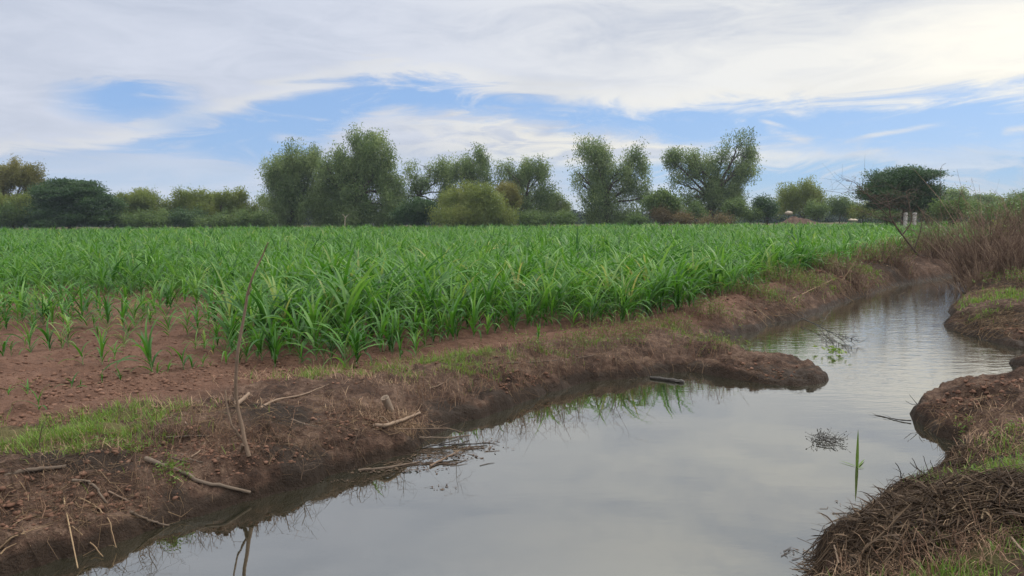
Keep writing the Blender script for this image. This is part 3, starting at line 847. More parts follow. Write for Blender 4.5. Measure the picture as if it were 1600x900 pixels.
# ------------------------------------------------------------------ trees and shrubs
def crown_pieces(mb, lobes, style, dens, leaf_len, leaf_w, gappy=.44, seed=0, ylo=None):
    """leaf clumps spread through ellipsoid lobes (centre, radii)"""
    g = np.random.default_rng(seed)
    leaf0, leafw0 = leaf_len, leaf_w
    for (c, r, dn) in lobes:
        leaf_len, leaf_w = leaf0, leafw0
        area = (r[0] * r[1] * r[2]) ** (2 / 3) * 12.6
        n = max(6, int(area * dens * dn * 1.5))
        v = g.normal(size=(n, 3)); v /= np.linalg.norm(v, axis=1, keepdims=True)
        rad = g.uniform(.12, 1, n) ** .45 * g.normal(1, .12, n)
        # uneven outline: the lobe is pushed out and in by noise
        bump = .55 + .9 * vnoise(v[:, 0] * 3.0 + c[0], v[:, 2] * 3.0 + c[2] + v[:, 1] * 1.7, seed)
        C = c + v * r * (rad * bump)[:, None]
        hole = fbm(C[:, 0] * .8 + C[:, 1] * .4, C[:, 2] * .9 + 5, 3, seed + 3)
        C = C[hole > gappy + (.085 if style == 'willow' else .05) - .06 * (1 - rad)]
        C = C[C[:, 2] > (ylo if ylo is not None else .45)]
        if not len(C): continue
        per = 26
        clump_t = np.clip(g.normal(.45 + g.normal(0, .20), .13, len(C)), 0, 1)
        cr = leaf_len * 1.5; leaf_len, leaf_w = leaf_len * .66, leaf_w * .70
        if style == 'willow':
            off = g.normal(0, 1, (len(C), per, 3)) * np.array([cr * .6, cr * .6, cr * 1.05])
            d = g.normal(0, .55, (len(C), per, 3)) + np.array([0, 0, -.75])
        elif style == 'feather':
            tilt = g.normal(0, .35, (len(C), 1, 3)); tilt[..., 2] = 0
            out = (C - c) / r; out[:, 2] = out[:, 2] * .35 + .25
            off = g.normal(0, 1, (len(C), per, 3)) * np.array([cr * .9, cr * .9, cr * .22])
            d = out[:, None] * .9 + g.normal(0, .5, (len(C), per, 3)) * np.array([1, 1, .35])
        else:
            off = g.normal(0, 1, (len(C), per, 3)) * cr * .6
            d = g.normal(0, 1, (len(C), per, 3)) + np.array([0, 0, .15])
        off = np.clip(off, -2 * cr, 2 * cr)
        P = (C[:, None] + off).reshape(-1, 3); d = d.reshape(-1, 3)
        t = np.clip(np.repeat(clump_t, per) + g.normal(0, .06, len(P)), 0, 1)
        k = P[:, 2] > .42
        P, d, t = P[k], d[k], t[k]
        leaf_quads(mb, P, d, leaf_len * g.uniform(.7, 1.3, len(P)), leaf_w * g.uniform(.7, 1.3, len(P)), t)

def tree(name, cat, label, D, base_px, lobes_px, pal='willow', style='willow', dens=1.5, leaf=(.55, .17), trunk_r=.3, fork=None, group=None, gappy=.40, bark=None, depth=.85, seed=None, sub=5, base_z=.4):
    """a trunk with limbs running into every lobe, and a crown of leaf clumps"""
    seed = seed if seed is not None else int(abs(base_px * 7 + D * 13)) % 9999
    g = np.random.default_rng(seed)
    px2m = D / F_PX
    b = at_y(base_px, 360, D); b[2] = base_z
    root = tag(empty(name, b), label, cat, group)
    lobes = []
    for q in lobes_px:
        cx, cy, rx, ry = q[:4]; dn = q[4] if len(q) > 4 else 1
        c = at_y(cx, cy, D)
        rm = (rx + ry) / 2 * px2m
        c[1] += g.uniform(-.6, .6) * rm * depth + (q[5] if len(q) > 5 else 0)
        sh = .93 if style == 'willow' else 1.0
        lobes.append((c, np.array([rx * px2m, max(.5, rm * depth), ry * px2m]) * sh, dn))
    # tufts: every lobe carries a few smaller ones round its rim
    tufts = []
    for c, r, dn in lobes:
        wl = style == 'willow'
        tufts.append((c, r * .85, dn * (.24 if wl else .45)))
        for kk in range(8 if wl else 10):
            v = g.normal(size=3); v /= np.linalg.norm(v); v[2] = v[2] * .8 + .1
            tufts.append((c + v * r * g.uniform(.45, 1.02), r * g.uniform(.20, .38 if wl else .44) * np.array([1.15, 1.15, .72]), dn * 1.5))
    for c, r, dn in lobes:
        for kk in range(9):
            v = g.normal(size=3); v /= np.linalg.norm(v); v[2] = v[2] * .85 + .1
            q = g.uniform(.10, .20)
            tufts.append((c + v * r * g.uniform(.98, 1.28), r * q * np.array([1, 1, 1.0 + g.uniform(0, .8)]), dn * 2.2))
    tm = MB()
    top = max(l[0][2] for l in lobes)
    fk = at_y(fork[0], fork[1], D) if fork else np.array([b[0] + g.uniform(-.3, .3), b[1], b[2] + (top - b[2]) * .22])
    add_tube(tm, smooth_path([b - [0, 0, .25], b + [g.uniform(-.15, .15), 0, (fk[2] - b[2]) * .45], fk], 8), np.linspace(trunk_r * 1.25, trunk_r * .85, 9), 8, .4)
    for c, r, dn in lobes:
        if c[2] - r[2] * .2 < fk[2] and np.hypot(c[0] - fk[0], c[1] - fk[1]) < .5: continue
        mid = fk * .5 + c * .5 + np.array([g.normal(0, .12), g.normal(0, .1), g.uniform(-.02, .16)]) * np.linalg.norm(c - fk)
        p = smooth_path([fk, mid, c], 10, .06, int(g.integers(9999)))
        r0 = trunk_r * .62 * (.6 + .4 * min(1, r[0] / 3))
        add_tube(tm, p, np.linspace(r0, r0 * .3, len(p)), 6, .4)
        for kk in range(sub):
            s = p[int(g.integers(len(p) // 2, len(p)))]
            v = g.normal(size=3); v /= np.linalg.norm(v); v[2] = v[2] * .7 + .25
            e = c + v * r * g.uniform(.7, .98)
            q = smooth_path([s, (s + e) / 2 + g.normal(0, .1, 3) * np.linalg.norm(e - s), e], 6, .04, int(g.integers(9999)))
            add_tube(tm, q, np.linspace(r0 * .32, r0 * .07, len(q)), 4, .35, False)
    tm.build('trunk', bark or BARK, root, True, b)
    cm = MB(); crown_pieces(cm, tufts, style, dens, leaf[0], leaf[1], gappy, seed)
    cm.build('crown', LEAVES[pal], root, False, b)
    return root

def shrub(label, D, cx, cy, rx, ry, pal='scrub', style='round', leaf=(.42, .2), dens=2.2, group=None, extra=(), gappy=.30, name='shrub', cat='shrub'):
    px2m = D / F_PX; seed = int(cx * 3 + cy + D) % 9973
    b = at_y(cx, 358, D); b[2] = .4
    root = tag(empty(name, b), label, cat, group)
    lobes = []
    for (x, y, a, c) in ((cx, cy, rx, ry),) + tuple(extra):
        o = at_y(x, y, D); lobes.append((o, np.array([a * px2m, max(.6, .5 * (a + c) * px2m), c * px2m]), 1))
    g = np.random.default_rng(seed); tufts = []
    for o, r, dn in lobes:
        tufts.append((o, r * .82, dn))
        for kk in range(7):
            v = g.normal(size=3); v /= np.linalg.norm(v); v[2] = abs(v[2])
            tufts.append((o + v * r * g.uniform(.65, .95), np.array([.42, .42, .6]) * r.mean() * g.uniform(.5, 1.1), dn))
    tm = MB()
    for kk in range(6):
        L = lobes[kk % len(lobes)]
        e = L[0] + g.normal(0, .4, 3) * L[1]
        s = b + [g.normal(0, .15), g.normal(0, .15), -.1]
        add_tube(tm, smooth_path([s, (s + e) / 2 + g.normal(0, .15, 3), e], 6), np.linspace(.07, .02, 7), 5, .4, False)
    tm.build('stem', BARK, root, True, b)
    cm = MB(); crown_pieces(cm, tufts, style, dens, leaf[0], leaf[1], gappy, seed)
    cm.build('foliage', LEAVES[pal], root, False, b)
    return root

def build_trees():
    W = 'willow_tree'; GT = 'trees along the far edge of the field'; GS = 'low shrubs along the far edge of the field'
    tree('yellowing_tree', 'tree', 'thin crowned yellow brown tree cut by the left picture edge', 120, 22, [(18, 283, 34, 22), (46, 272, 20, 16, .6), (52, 292, 14, 20, .6), (8, 310, 30, 20), (-25, 300, 30, 35), (30, 325, 26, 16)],
         'yellow', 'round', 2.2, (.42, .2), .3, group=GT, gappy=.30)
    tree('broadleaf_tree', 'tree', 'leafy green tree at the left edge, low beside the yellow brown one', 116, 34, [(28, 322, 28, 20, 1.2), (2, 328, 30, 20, 1.2), (50, 330, 16, 14)], 'olive', 'round', 2.3, (.42, .2), .2, group=GT, gappy=.24)
    tree('broadleaf_tree', 'tree', 'dense dark green dome shaped tree right of the yellow brown one', 112, 112, [(112, 320, 50, 26, 1.2), (86, 302, 28, 18), (128, 300, 26, 14), (150, 322, 14, 18), (112, 342, 54, 14, 1.2), (70, 330, 20, 20)],
         'dark', 'feather', 2.3, (.5, .2), .35, group=GT, gappy=.30)
    tree('broadleaf_tree', 'tree', 'small yellow green tree with twin rounded tops on the left', 122, 218, [(205, 318, 17, 17, 1.2), (234, 319, 17, 18, 1.2), (196, 330, 14, 14), (220, 338, 34, 14, 1.2)], 'olive', 'round', 2.4, (.42, .2), .2, group=GT, gappy=.22)
    tree('broadleaf_tree', 'tree', 'mid green tree with a pointed top left of the three loose crowns', 124, 288, [(290, 311, 13, 13), (272, 328, 20, 14), (300, 330, 22, 14), (275, 342, 30, 10)], 'olive', 'round', 2.0, (.42, .2), .2, group=GT, gappy=.26)
    tree('broadleaf_tree', 'tree', 'middle one of the three loose crowned green trees left of the willows', 126, 322, [(320, 311, 13, 14), (316, 330, 20, 14), (335, 332, 18, 14)], 'olive', 'round', 2.0, (.42, .2), .2, group=GT, gappy=.27)
    tree('broadleaf_tree', 'tree', 'loose crowned tree with two ragged tops beside the great willows', 122, 362, [(350, 310, 10, 10, .7), (372, 309, 11, 10, .7), (358, 326, 22, 14), (382, 332, 18, 13), (370, 342, 30, 10)], 'olive', 'round', 2.0, (.42, .2), .2, group=GT, gappy=.28)
    for i, (cx, cy, rx, ry, pal, lab) in enumerate([
            (8, 340, 34, 13, 'scrub', 'low green scrub under the yellow brown tree at the left edge'),
            (62, 347, 34, 8, 'dark', 'low dark scrub in front of the dark dome shaped tree'),
            (178, 343, 14, 9, 'dark', 'small dark shrub just right of the dark dome shaped tree'),
            (196, 347, 22, 8, 'scrub', 'grey green shrub in front of the yellow green tree'),
            (240, 345, 26, 10, 'scrub', 'round shrub in front of the twin topped tree, right side'),
            (290, 346, 30, 10, 'dark', 'dark shrub below the pointed mid green tree'),
            (338, 347, 28, 9, 'scrub', 'grey green shrub below the middle loose crowned tree'),
            (385, 346, 26, 10, 'scrub', 'shrub below the ragged tree beside the great willows'),
            (420, 346, 20, 10, 'scrub', 'pale green shrub at the left foot of the great willows'),
            ]):
        shrub(lab, 114 + (i % 3), cx, cy, rx, ry, pal, group=GS)
    tree(W, 'tree', 'leaning left hand willow of the great pair with a grey green crown', 121, 452, [(465, 254, 34, 20), (438, 270, 26, 18), (488, 262, 16, 22), (430, 290, 16, 16, .7), (465, 285, 30, 16), (450, 312, 42, 22, 1.2), (428, 334, 22, 18), (490, 318, 40, 28, 1.3), (470, 338, 48, 17, 1.3)],
         'willow', 'willow', 1.9, (.6, .19), .45, (462, 325), GT, .37)
    tree(W, 'tree', 'tallest willow of the field edge with a broad drooping crown', 118, 548, [(563, 228, 24, 20), (585, 238, 24, 20), (540, 255, 30, 20), (600, 258, 20, 20), (515, 272, 16, 20), (575, 272, 42, 24), (555, 298, 46, 24, 1.2), (605, 295, 24, 30, 1.2), (525, 318, 32, 28, 1.2), (612, 325, 18, 28, 1.2), (575, 335, 44, 20, 1.2), (535, 342, 30, 13, 1.2)],
         'willow', 'willow', 1.9, (.6, .19), .6, (548, 318), GT, .36)
    tree(W, 'tree', 'small far tree peeping out left of the great willows', 140, 420, [(416, 316, 10, 8), (424, 330, 14, 14)], 'willow', 'round', 1.8, (.5, .2), .2, group=GT)
    tree(W, 'tree', 'bent tree whose bare dark limb arches over to the right', 121, 650, [(672, 262, 24, 11), (652, 272, 15, 13), (692, 274, 13, 11), (640, 292, 16, 16, .8), (632, 312, 14, 18, .8), (662, 285, 14, 8, .6), (700, 300, 12, 12, .5), (690, 318, 16, 12, .4)],
         'willow', 'willow', 1.5, (.5, .17), .34, (654, 306), GT, .42)
    shrub('round dark green shrub under the bent arching tree', 114, 650, 338, 30, 17, 'dark', 'feather', (.45, .2), 2.8, GS, ((658, 326, 20, 12),))
    tree(W, 'tree', 'open crowned tree with three tufts behind the olive green tree', 124, 732, [(722, 262, 22, 15), (741, 246, 12, 12), (756, 257, 12, 11), (708, 268, 13, 11, .8), (742, 275, 24, 14), (718, 288, 24, 14, .8), (770, 285, 18, 12, .7), (700, 305, 14, 14, .5), (735, 305, 28, 16)],
         'willow', 'willow', 1.6, (.52, .18), .36, (732, 318), GT, .42)
    tree('broadleaf_tree', 'tree', 'rounded olive green tree nearest the field in the middle', 113, 742, [(737, 309, 30, 20, 1.2), (712, 330, 26, 22, 1.2), (762, 326, 32, 22, 1.2), (735, 342, 54, 14, 1.2), (785, 340, 24, 14)], 'olive', 'willow', 2.1, (.5, .17), .22, (742, 338), GT, .31, PALE_BARK)
    tree('yellowing_tree', 'tree', 'small tree with a rusty yellow top right of the olive green one', 117, 792, [(792, 299, 16, 12), (802, 309, 12, 12), (792, 325, 16, 14)], 'yellow', 'round', 2.0, (.4, .18), .16, group=GT, gappy=.34)
    tree(W, 'tree', 'grey green many topped tree right of the rusty yellow top', 124, 822, [(790, 265, 11, 10, .8), (802, 280, 18, 14), (832, 268, 22, 13), (848, 274, 13, 14), (820, 288, 36, 18), (846, 300, 18, 22), (818, 310, 34, 14), (838, 328, 26, 18), (800, 335, 20, 14, .7)],
         'willow', 'willow', 1.9, (.52, .18), .4, (820, 322), GT, .36)
    tree(W, 'tree', 'small grey green tree alone between the many topped tree and a willow', 130, 870, [(872, 314, 13, 11), (862, 328, 10, 9, .7), (880, 324, 8, 8, .7)], 'willow', 'round', 1.8, (.45, .18), .16, group=GT)
    tree(W, 'tree', 'willow with two spreading tops and drooping twigs, left of the right pair', 124, 948, [(922, 234, 20, 16), (940, 245, 22, 16), (905, 268, 22, 16), (942, 268, 30, 20), (1001, 247, 18, 18), (985, 270, 24, 18), (945, 293, 38, 20), (908, 288, 14, 15, .7), (988, 298, 26, 18), (1006, 312, 11, 14, .6), (935, 322, 26, 22), (955, 340, 42, 14, 1.1), (925, 340, 22, 14)],
         'willow', 'willow', 1.7, (.58, .18), .5, (948, 318), GT, .42)
    tree('papaya_tree', 'tree', 'small papaya like tree with bare stems and tufted leaves', 114, 1032, [(1021, 317, 6, 5), (1034, 310, 6, 5), (1047, 320, 7, 6), (1052, 328, 8, 7)], 'scrub', 'round', 3.0, (.55, .28), .1, (1034, 330), GT, .2)
    shrub('brown dry brush below the papaya like tree', 113, 1032, 338, 20, 12, 'drybrush', 'round', (.5, .09), 2.4, GS, (), .32)
    tree(W, 'tree', 'leaning willow with an arched bare limb and a tall right hand top', 127, 1112, [(1152, 228, 22, 14), (1168, 240, 16, 16), (1166, 262, 16, 16), (1128, 250, 16, 14), (1072, 247, 22, 11), (1047, 246, 9, 6), (1100, 262, 28, 15), (1072, 272, 20, 14), (1060, 286, 10, 14, .7), (1148, 272, 20, 12, .8), (1108, 285, 18, 14), (1075, 315, 20, 18), (1118, 310, 22, 24), (1142, 300, 18, 16), (1145, 325, 20, 18), (1100, 332, 22, 12)],
         'willow', 'willow', 1.7, (.55, .18), .5, (1112, 312), GT, .41)
    for D, cx, cy, rx, ry, pal, lab, ex in [
            (118, 1145, 327, 17, 14, 'scrub', 'green shrub at the right foot of the leaning willow', ()),
            (119, 1085, 336, 18, 12, 'scrub', 'shrub in front of the leaning willow trunk', ()),
            (118, 1198, 325, 16, 16, 'dark', 'rounded dark shrub just left of the soil mounds', ()),
            (117, 1175, 337, 14, 9, 'scrub', 'low pale shrub left of the rounded dark shrub', ()),
            (126, 1278, 330, 16, 12, 'scrub', 'green shrub just behind the brown soil mound', ()),
            (135, 1312, 326, 20, 13, 'scrub', 'greyish shrub right of the soil mound', ((1330, 332, 16, 10),)),
            (132, 1348, 332, 22, 10, 'olive', 'shrub left of the dark feathery tree', ()),
            (60, 1560, 345, 34, 11, 'scrub', 'low green shrub just behind the dry bushes at right', ()),
            (112, 1062, 344, 26, 7, 'drybrush', 'yellowing low weeds at the field edge below the papaya like tree', ()),
            (112, 1120, 346, 28, 6, 'drybrush', 'yellowing low weeds at the field edge below the leaning willow', ()),
            (112, 995, 346, 20, 7, 'scrub', 'low green shrub at the right foot of the two topped willow', ()),
            (114, 880, 344, 26, 8, 'scrub', 'low green shrub left of the two topped willow', ()),
            (114, 835, 345, 24, 8, 'scrub', 'low dark green shrub below the many topped tree', ()),
            (100, 1390, 337, 26, 8, 'scrub', 'low shrub left of the white posts', ()),
            (100, 1452, 334, 22, 9, 'scrub', 'low shrub right of the white posts', ()),
            (70, 1485, 330, 24, 13, 'scrub', 'dark green shrub behind the dry brown bushes', ()),
            (95, 1540, 333, 26, 12, 'scrub', 'green shrub beyond the dry brown bushes', ()),
            (75, 1590, 328, 26, 14, 'scrub', 'dull green shrub beyond the bushes at the right edge', ())]:
        shrub(lab, D, cx, cy, rx, ry, pal, 'round', (.42, .2) if pal != 'drybrush' else (.4, .12), 2.2, GS, ex)
    tree('broadleaf_tree', 'tree', 'pale olive tree behind the brown soil mounds', 138, 1255, [(1266, 298, 16, 13), (1248, 303, 18, 14), (1225, 305, 16, 12), (1275, 315, 16, 14), (1245, 320, 34, 16)], 'olive', 'willow', 1.9, (.5, .19), .22, group=GT, gappy=.33)
    tree('tamarind_tree', 'tree', 'dark green feathery tree with a spiky flat crown by the white posts', 92, 1412, [(1402, 285, 36, 15, 1.3), (1405, 276, 30, 11, 1.2), (1428, 277, 24, 11, 1.2), (1360, 298, 12, 9), (1454, 303, 10, 12), (1375, 290, 20, 11), (1447, 274, 13, 4, 1.2), (1380, 306, 24, 13, 1.2), (1415, 305, 40, 15, 1.3), (1445, 316, 18, 13), (1430, 322, 26, 11), (1395, 320, 24, 10)],
         'dark', 'feather', 2.6, (.55, .13), .3, (1414, 328), GT, .30)
    tree('broadleaf_tree', 'tree', 'hazy round topped tree right of the dark feathery tree', 165, 1495, [(1493, 309, 18, 11), (1500, 320, 24, 12)], 'willow', 'round', 1.7, (.6, .25), .25, group=GT)
    tree('broadleaf_tree', 'tree', 'hazy flat topped tree far off at the right', 175, 1545, [(1535, 315, 14, 6), (1552, 314, 14, 7), (1545, 325, 22, 9)], 'willow', 'round', 1.7, (.6, .25), .25, group=GT)
    tree('broadleaf_tree', 'tree', 'hazy tree far off at the right picture edge', 170, 1598, [(1590, 318, 20, 10), (1610, 312, 20, 12), (1590, 328, 30, 10)], 'willow', 'round', 1.7, (.6, .25), .25, group=GT)
    # the far wood behind everything: one mass
    mb = MB(); g = np.random.default_rng(5); lobes = []
    for x in np.arange(-500, 2150, 16):
        D = 250 + g.uniform(-25, 40); hgt = g.uniform(7, 15) * (1.0 if x > 820 else .85)
        c = at_y(x, 330, D); k = D / F_PX
        c[2] = .4 + hgt * k * .5
        lobes.append((c, np.array([13 * k, 4.0, hgt * k * .62]), 1))
    crown_pieces(mb, lobes, 'round', .55, 1.3, .7, .2, 3)
    o = mb.build('far_woods', LEAVES['far']); o['kind'] = 'stuff'
    # soil rubble, posts and pale rocks by the mounds
    for px, py, s, lab in ((1232, 333, 1.5, 'pale upright lump of rock on the soil mound'), (1333, 344, 1.7, 'flat pale rock on the ground right of the soil mound')):
        c = at_y(px, py, 117)
        boulder('boulder', c, (s * .42, s * .26, s * (.22 if px < 1300 else .14)), lab, 'rock')
    # two white posts
    for px, lab in ((1414.5, 'white painted concrete post, left of the dark trunk under the feathery tree'), (1428.5, 'white painted concrete post, right of the dark trunk under the feathery tree')):
        b = at_y(px, 350, 88); b[2] = .4
        root = tag(empty('gate_post', b, R(6)), lab, 'post', 'white posts under the feathery tree')
        mb = MB(); w = .16
        zs = [0, .25, 1.4, 2.15, 2.2]; ws = [w + .06, w, w * .96, w * .95, w * .85]
        ring = np.array([[-1, -1], [1, -1], [1, 1], [-1, 1]])
        V = np.concatenate([np.column_stack([ring * q, np.full(4, z)]) for z, q in zip(zs, ws)])
        Fq = [[4 * i + a, 4 * i + (a + 1) % 4, 4 * i + 4 + (a + 1) % 4, 4 * i + 4 + a] for i in range(4) for a in range(4)] + [[16, 17, 18, 19]]
        mb.add(V, np.array(Fq), .7); mb.build('shaft', WHITE, root)
        mb = MB(); c = w * 1.12
        V = np.concatenate([np.column_stack([ring * q, np.full(4, z)]) for z, q in zip((2.202, 2.26, 2.33), (c, c, c * .75))])
        Fq = [[4 * i + a, 4 * i + (a + 1) % 4, 4 * i + 4 + (a + 1) % 4, 4 * i + 4 + a] for i in range(2) for a in range(4)] + [[8, 9, 10, 11], [3, 2, 1, 0]]
        mb.add(V, np.array(Fq), .6); mb.build('cap', WHITE, root)
    # pale sapling and a white trough glimpsed at the far edge
    b = at_y(539, 358, 112); b[2] = .4
    mb = MB()
    add_tube(mb, smooth_path([b, at_y(539, 345, 112), at_y(541, 338, 112)], 6), np.linspace(.09, .06, 7), 6, .8)
    add_tube(mb, smooth_path([at_y(541, 339, 112), at_y(546, 334, 112)], 4), np.linspace(.05, .03, 5), 5, .8)
    add_tube(mb, smooth_path([at_y(540, 341, 112), at_y(535, 334, 112)], 4), np.linspace(.05, .03, 5), 5, .8)
    tag(mb.build('forked_sapling', PALE_BARK, None, True, b), 'pale forked sapling trunk below the tallest willow', 'sapling').location = b
    c = at_y(577, 355, 116.5); c[2] = 1.2
    root = tag(empty('water_tank', (c[0], c[1], .4)), 'small white tank glimpsed above the maize below the tallest willow', 'tank')
    mb = MB(); add_tube(mb, [(-.75, 0, 1.15), (-.72, 0, 1.15), (0, 0, 1.15), (.72, 0, 1.15), (.75, 0, 1.15)], [.2, .26, .27, .26, .2], 14, .7); mb.build('barrel', WHITE, root, True)
    mb = MB()
    for x in (-.5, .5): add_tube(mb, [(x, 0, 0), (x, 0, .9)], .05, 6, .4)
    mb.build('stand', GREYWOOD, root)

def boulder(name, c, r, label, cat, group=None, mat=None, seed=None, tint=.6):
    g = np.random.default_rng(seed if seed is not None else int(abs(c[0] * 91 + c[1] * 17)) % 9999)
    n, m = 9, 12
    V = []; 
    for i in range(n + 1):
        for j in range(m):
            a = math.pi * i / n; b = 2 * math.pi * j / m
            v = np.array([math.sin(a) * math.cos(b), math.sin(a) * math.sin(b), math.cos(a)])
            k = .55 + .9 * float(vnoise(np.array([v[0] * 2.1 + c[0]]), np.array([v[1] * 2.1 + v[2] * 1.7]), 3)[0])
            V.append(v * k * np.array(r))
    Fq = [[i * m + j, i * m + (j + 1) % m, (i + 1) * m + (j + 1) % m, (i + 1) * m + j] for i in range(n) for j in range(m)]
    mb = MB(); mb.add(np.array(V), np.array(Fq), tint)
    o = mb.build(name, mat or PALE_ROCK, None, False)
    o.location = c
    return tag(o, label, cat, group)

# ------------------------------------------------------------------ sticks, stalks and litter of the banks
def ground_stick(name, cat, label, pts, r0, r1, mat=None, lift=.6, wob=.0, tint=.5, group=None, twigs=0, seed=1):
    """a branch lying on the ground along places of the photograph"""
    if r0 > .0085: r0, r1 = r0 * .8, r1 * .7
    P = [gp(x, y, r0 * (lift if lift > 1 else .35)) for x, y in pts]
    return stick(name, cat, label, P, r0, r1, mat, wob, tint, group, twigs, seed)

def water_stick(name, cat, label, pts, r0, r1, mat=None, wob=.0, tint=.5, group=None, twigs=0, seed=1):
    """a branch through places (px, py, height above the water)"""
    P = [at_z(x, y, z) for x, y, z in pts]
    return stick(name, cat, label, P, r0, r1, mat, wob, tint, group, twigs, seed)

def stick(name, cat, label, P, r0, r1, mat=None, wob=.0, tint=.5, group=None, twigs=0, seed=1):
    g = np.random.default_rng(seed)
    path = smooth_path(P, 16, wob, seed)
    rad = np.linspace(r0, r1, len(path)) * g.normal(1, .16, len(path))
    mb = MB(); o0 = path[0].copy()
    add_tube(mb, path, rad, 7, tint)
    for k in range(twigs):
        i = int(g.integers(len(path) // 3, len(path)))
        L = np.linalg.norm(path[-1] - path[0]) * g.uniform(.12, .3)
        d = path[min(i + 1, len(path) - 1)] - path[i - 1]; d /= np.linalg.norm(d)
        d = d + g.normal(0, .6, 3); d[2] = abs(d[2]) * .5; d /= np.linalg.norm(d)
        add_tube(mb, smooth_path([path[i], path[i] + d * L * .5 + g.normal(0, .06, 3) * L, path[i] + d * L], 4), np.linspace(rad[i] * .5, rad[i] * .15, 5), 4, tint)
    o = mb.build(name, mat or WOOD, None, True, o0); o.location = o0
    return tag(o, label, cat, group)

def upright(name, cat, label, paths, mat=None, tint=.5, group=None, Y=None, base=None, fuzz=0, seed=3):
    """standing branches: paths of (px, py) at the distance of their foot; each with start and end radius"""
    b = base if base is not None else gp(*paths[0][0][0])
    Yb = Y or b[1]
    mb = MB(); g = np.random.default_rng(seed)
    allp = []
    for pts, r0, r1 in paths:
        P = [at_y(x, y, Yb + g.uniform(-.04, .04)) for x, y in pts]
        p = smooth_path(P, 14, .0015, seed); allp.append((p, r0, r1))
        add_tube(mb, p, np.linspace(r0, r1, len(p)) * g.normal(1, .07, len(p)), 7, tint)
    for k in range(fuzz):
        p, r0, r1 = allp[int(g.integers(len(allp)))]
        i = int(g.integers(len(p) // 4, len(p))); L = g.uniform(.2, .9) * (Yb / 24) if Yb > 15 else g.uniform(.06, .24)
        d = g.normal(0, 1, 3); d[2] = abs(d[2]) * .6; d /= np.linalg.norm(d)
        q = smooth_path([p[i], p[i] + d * L * .5 + g.normal(0, .08, 3), p[i] + d * L + g.normal(0, .12, 3)], 5)
        add_tube(mb, q, np.linspace(r1 * .8, r1 * .3, len(q)), 3, tint, False)
        for h in range(2):
            j = int(g.integers(1, len(q))); d2 = d + g.normal(0, .8, 3); L2 = L * .5
            add_tube(mb, np.array([q[j], q[j] + d2 * L2 * .5 + g.normal(0, .03, 3), q[j] + d2 * L2]), np.array([r1 * .5, r1 * .35, r1 * .2]), 3, tint, False)
    o = mb.build(name, mat or WOOD, None, True, b); o.location = b
    return tag(o, label, cat, group)

def straw(mb, XY, L, r, lift=(0.0, .02), tint=None, tilt=.0, curl=.15, heights=True, lump=None):
    N = len(XY); a = RNG.uniform(0, 6.28, N)
    if lump is not None:
        a = vnoise(XY[:, 0] * 7, XY[:, 1] * 7, 95) * 9 + RNG.normal(0, 1.0, N)
    d = np.stack([np.cos(a), np.sin(a)], 1) * L[:, None] * .5
    n = np.stack([-np.sin(a), np.cos(a)], 1) * (L * RNG.normal(0, curl, N))[:, None]
    pts = [XY - d, XY + n, XY + d]
    P = np.empty((N, 3, 3))
    lf = RNG.uniform(lift[0], lift[1], N)
    if lump is not None: lf = lf + .16 * np.clip(lump - .42, 0, 1)
    tl = RNG.normal(0, tilt, N) * L
    for i, q in enumerate(pts):
        P[:, i, :2] = q
        P[:, i, 2] = np.maximum(height(q[:, 0], q[:, 1]), 0.004) + lf + np.abs(tl) * (i / 2) + r
    rad = np.stack([r, r * .9, r * .45], 1)
    batch_tubes(mb, P, rad, 3, tint if tint is not None else np.clip(RNG.normal(.45, .22, N), 0, 1))

def scatter(px, py, rx, ry, n, z=.3):
    c = at_z(px, py, z)
    return c[:2] + RNG.normal(0, 1, (n, 2)) * np.array([rx, ry]) * .6

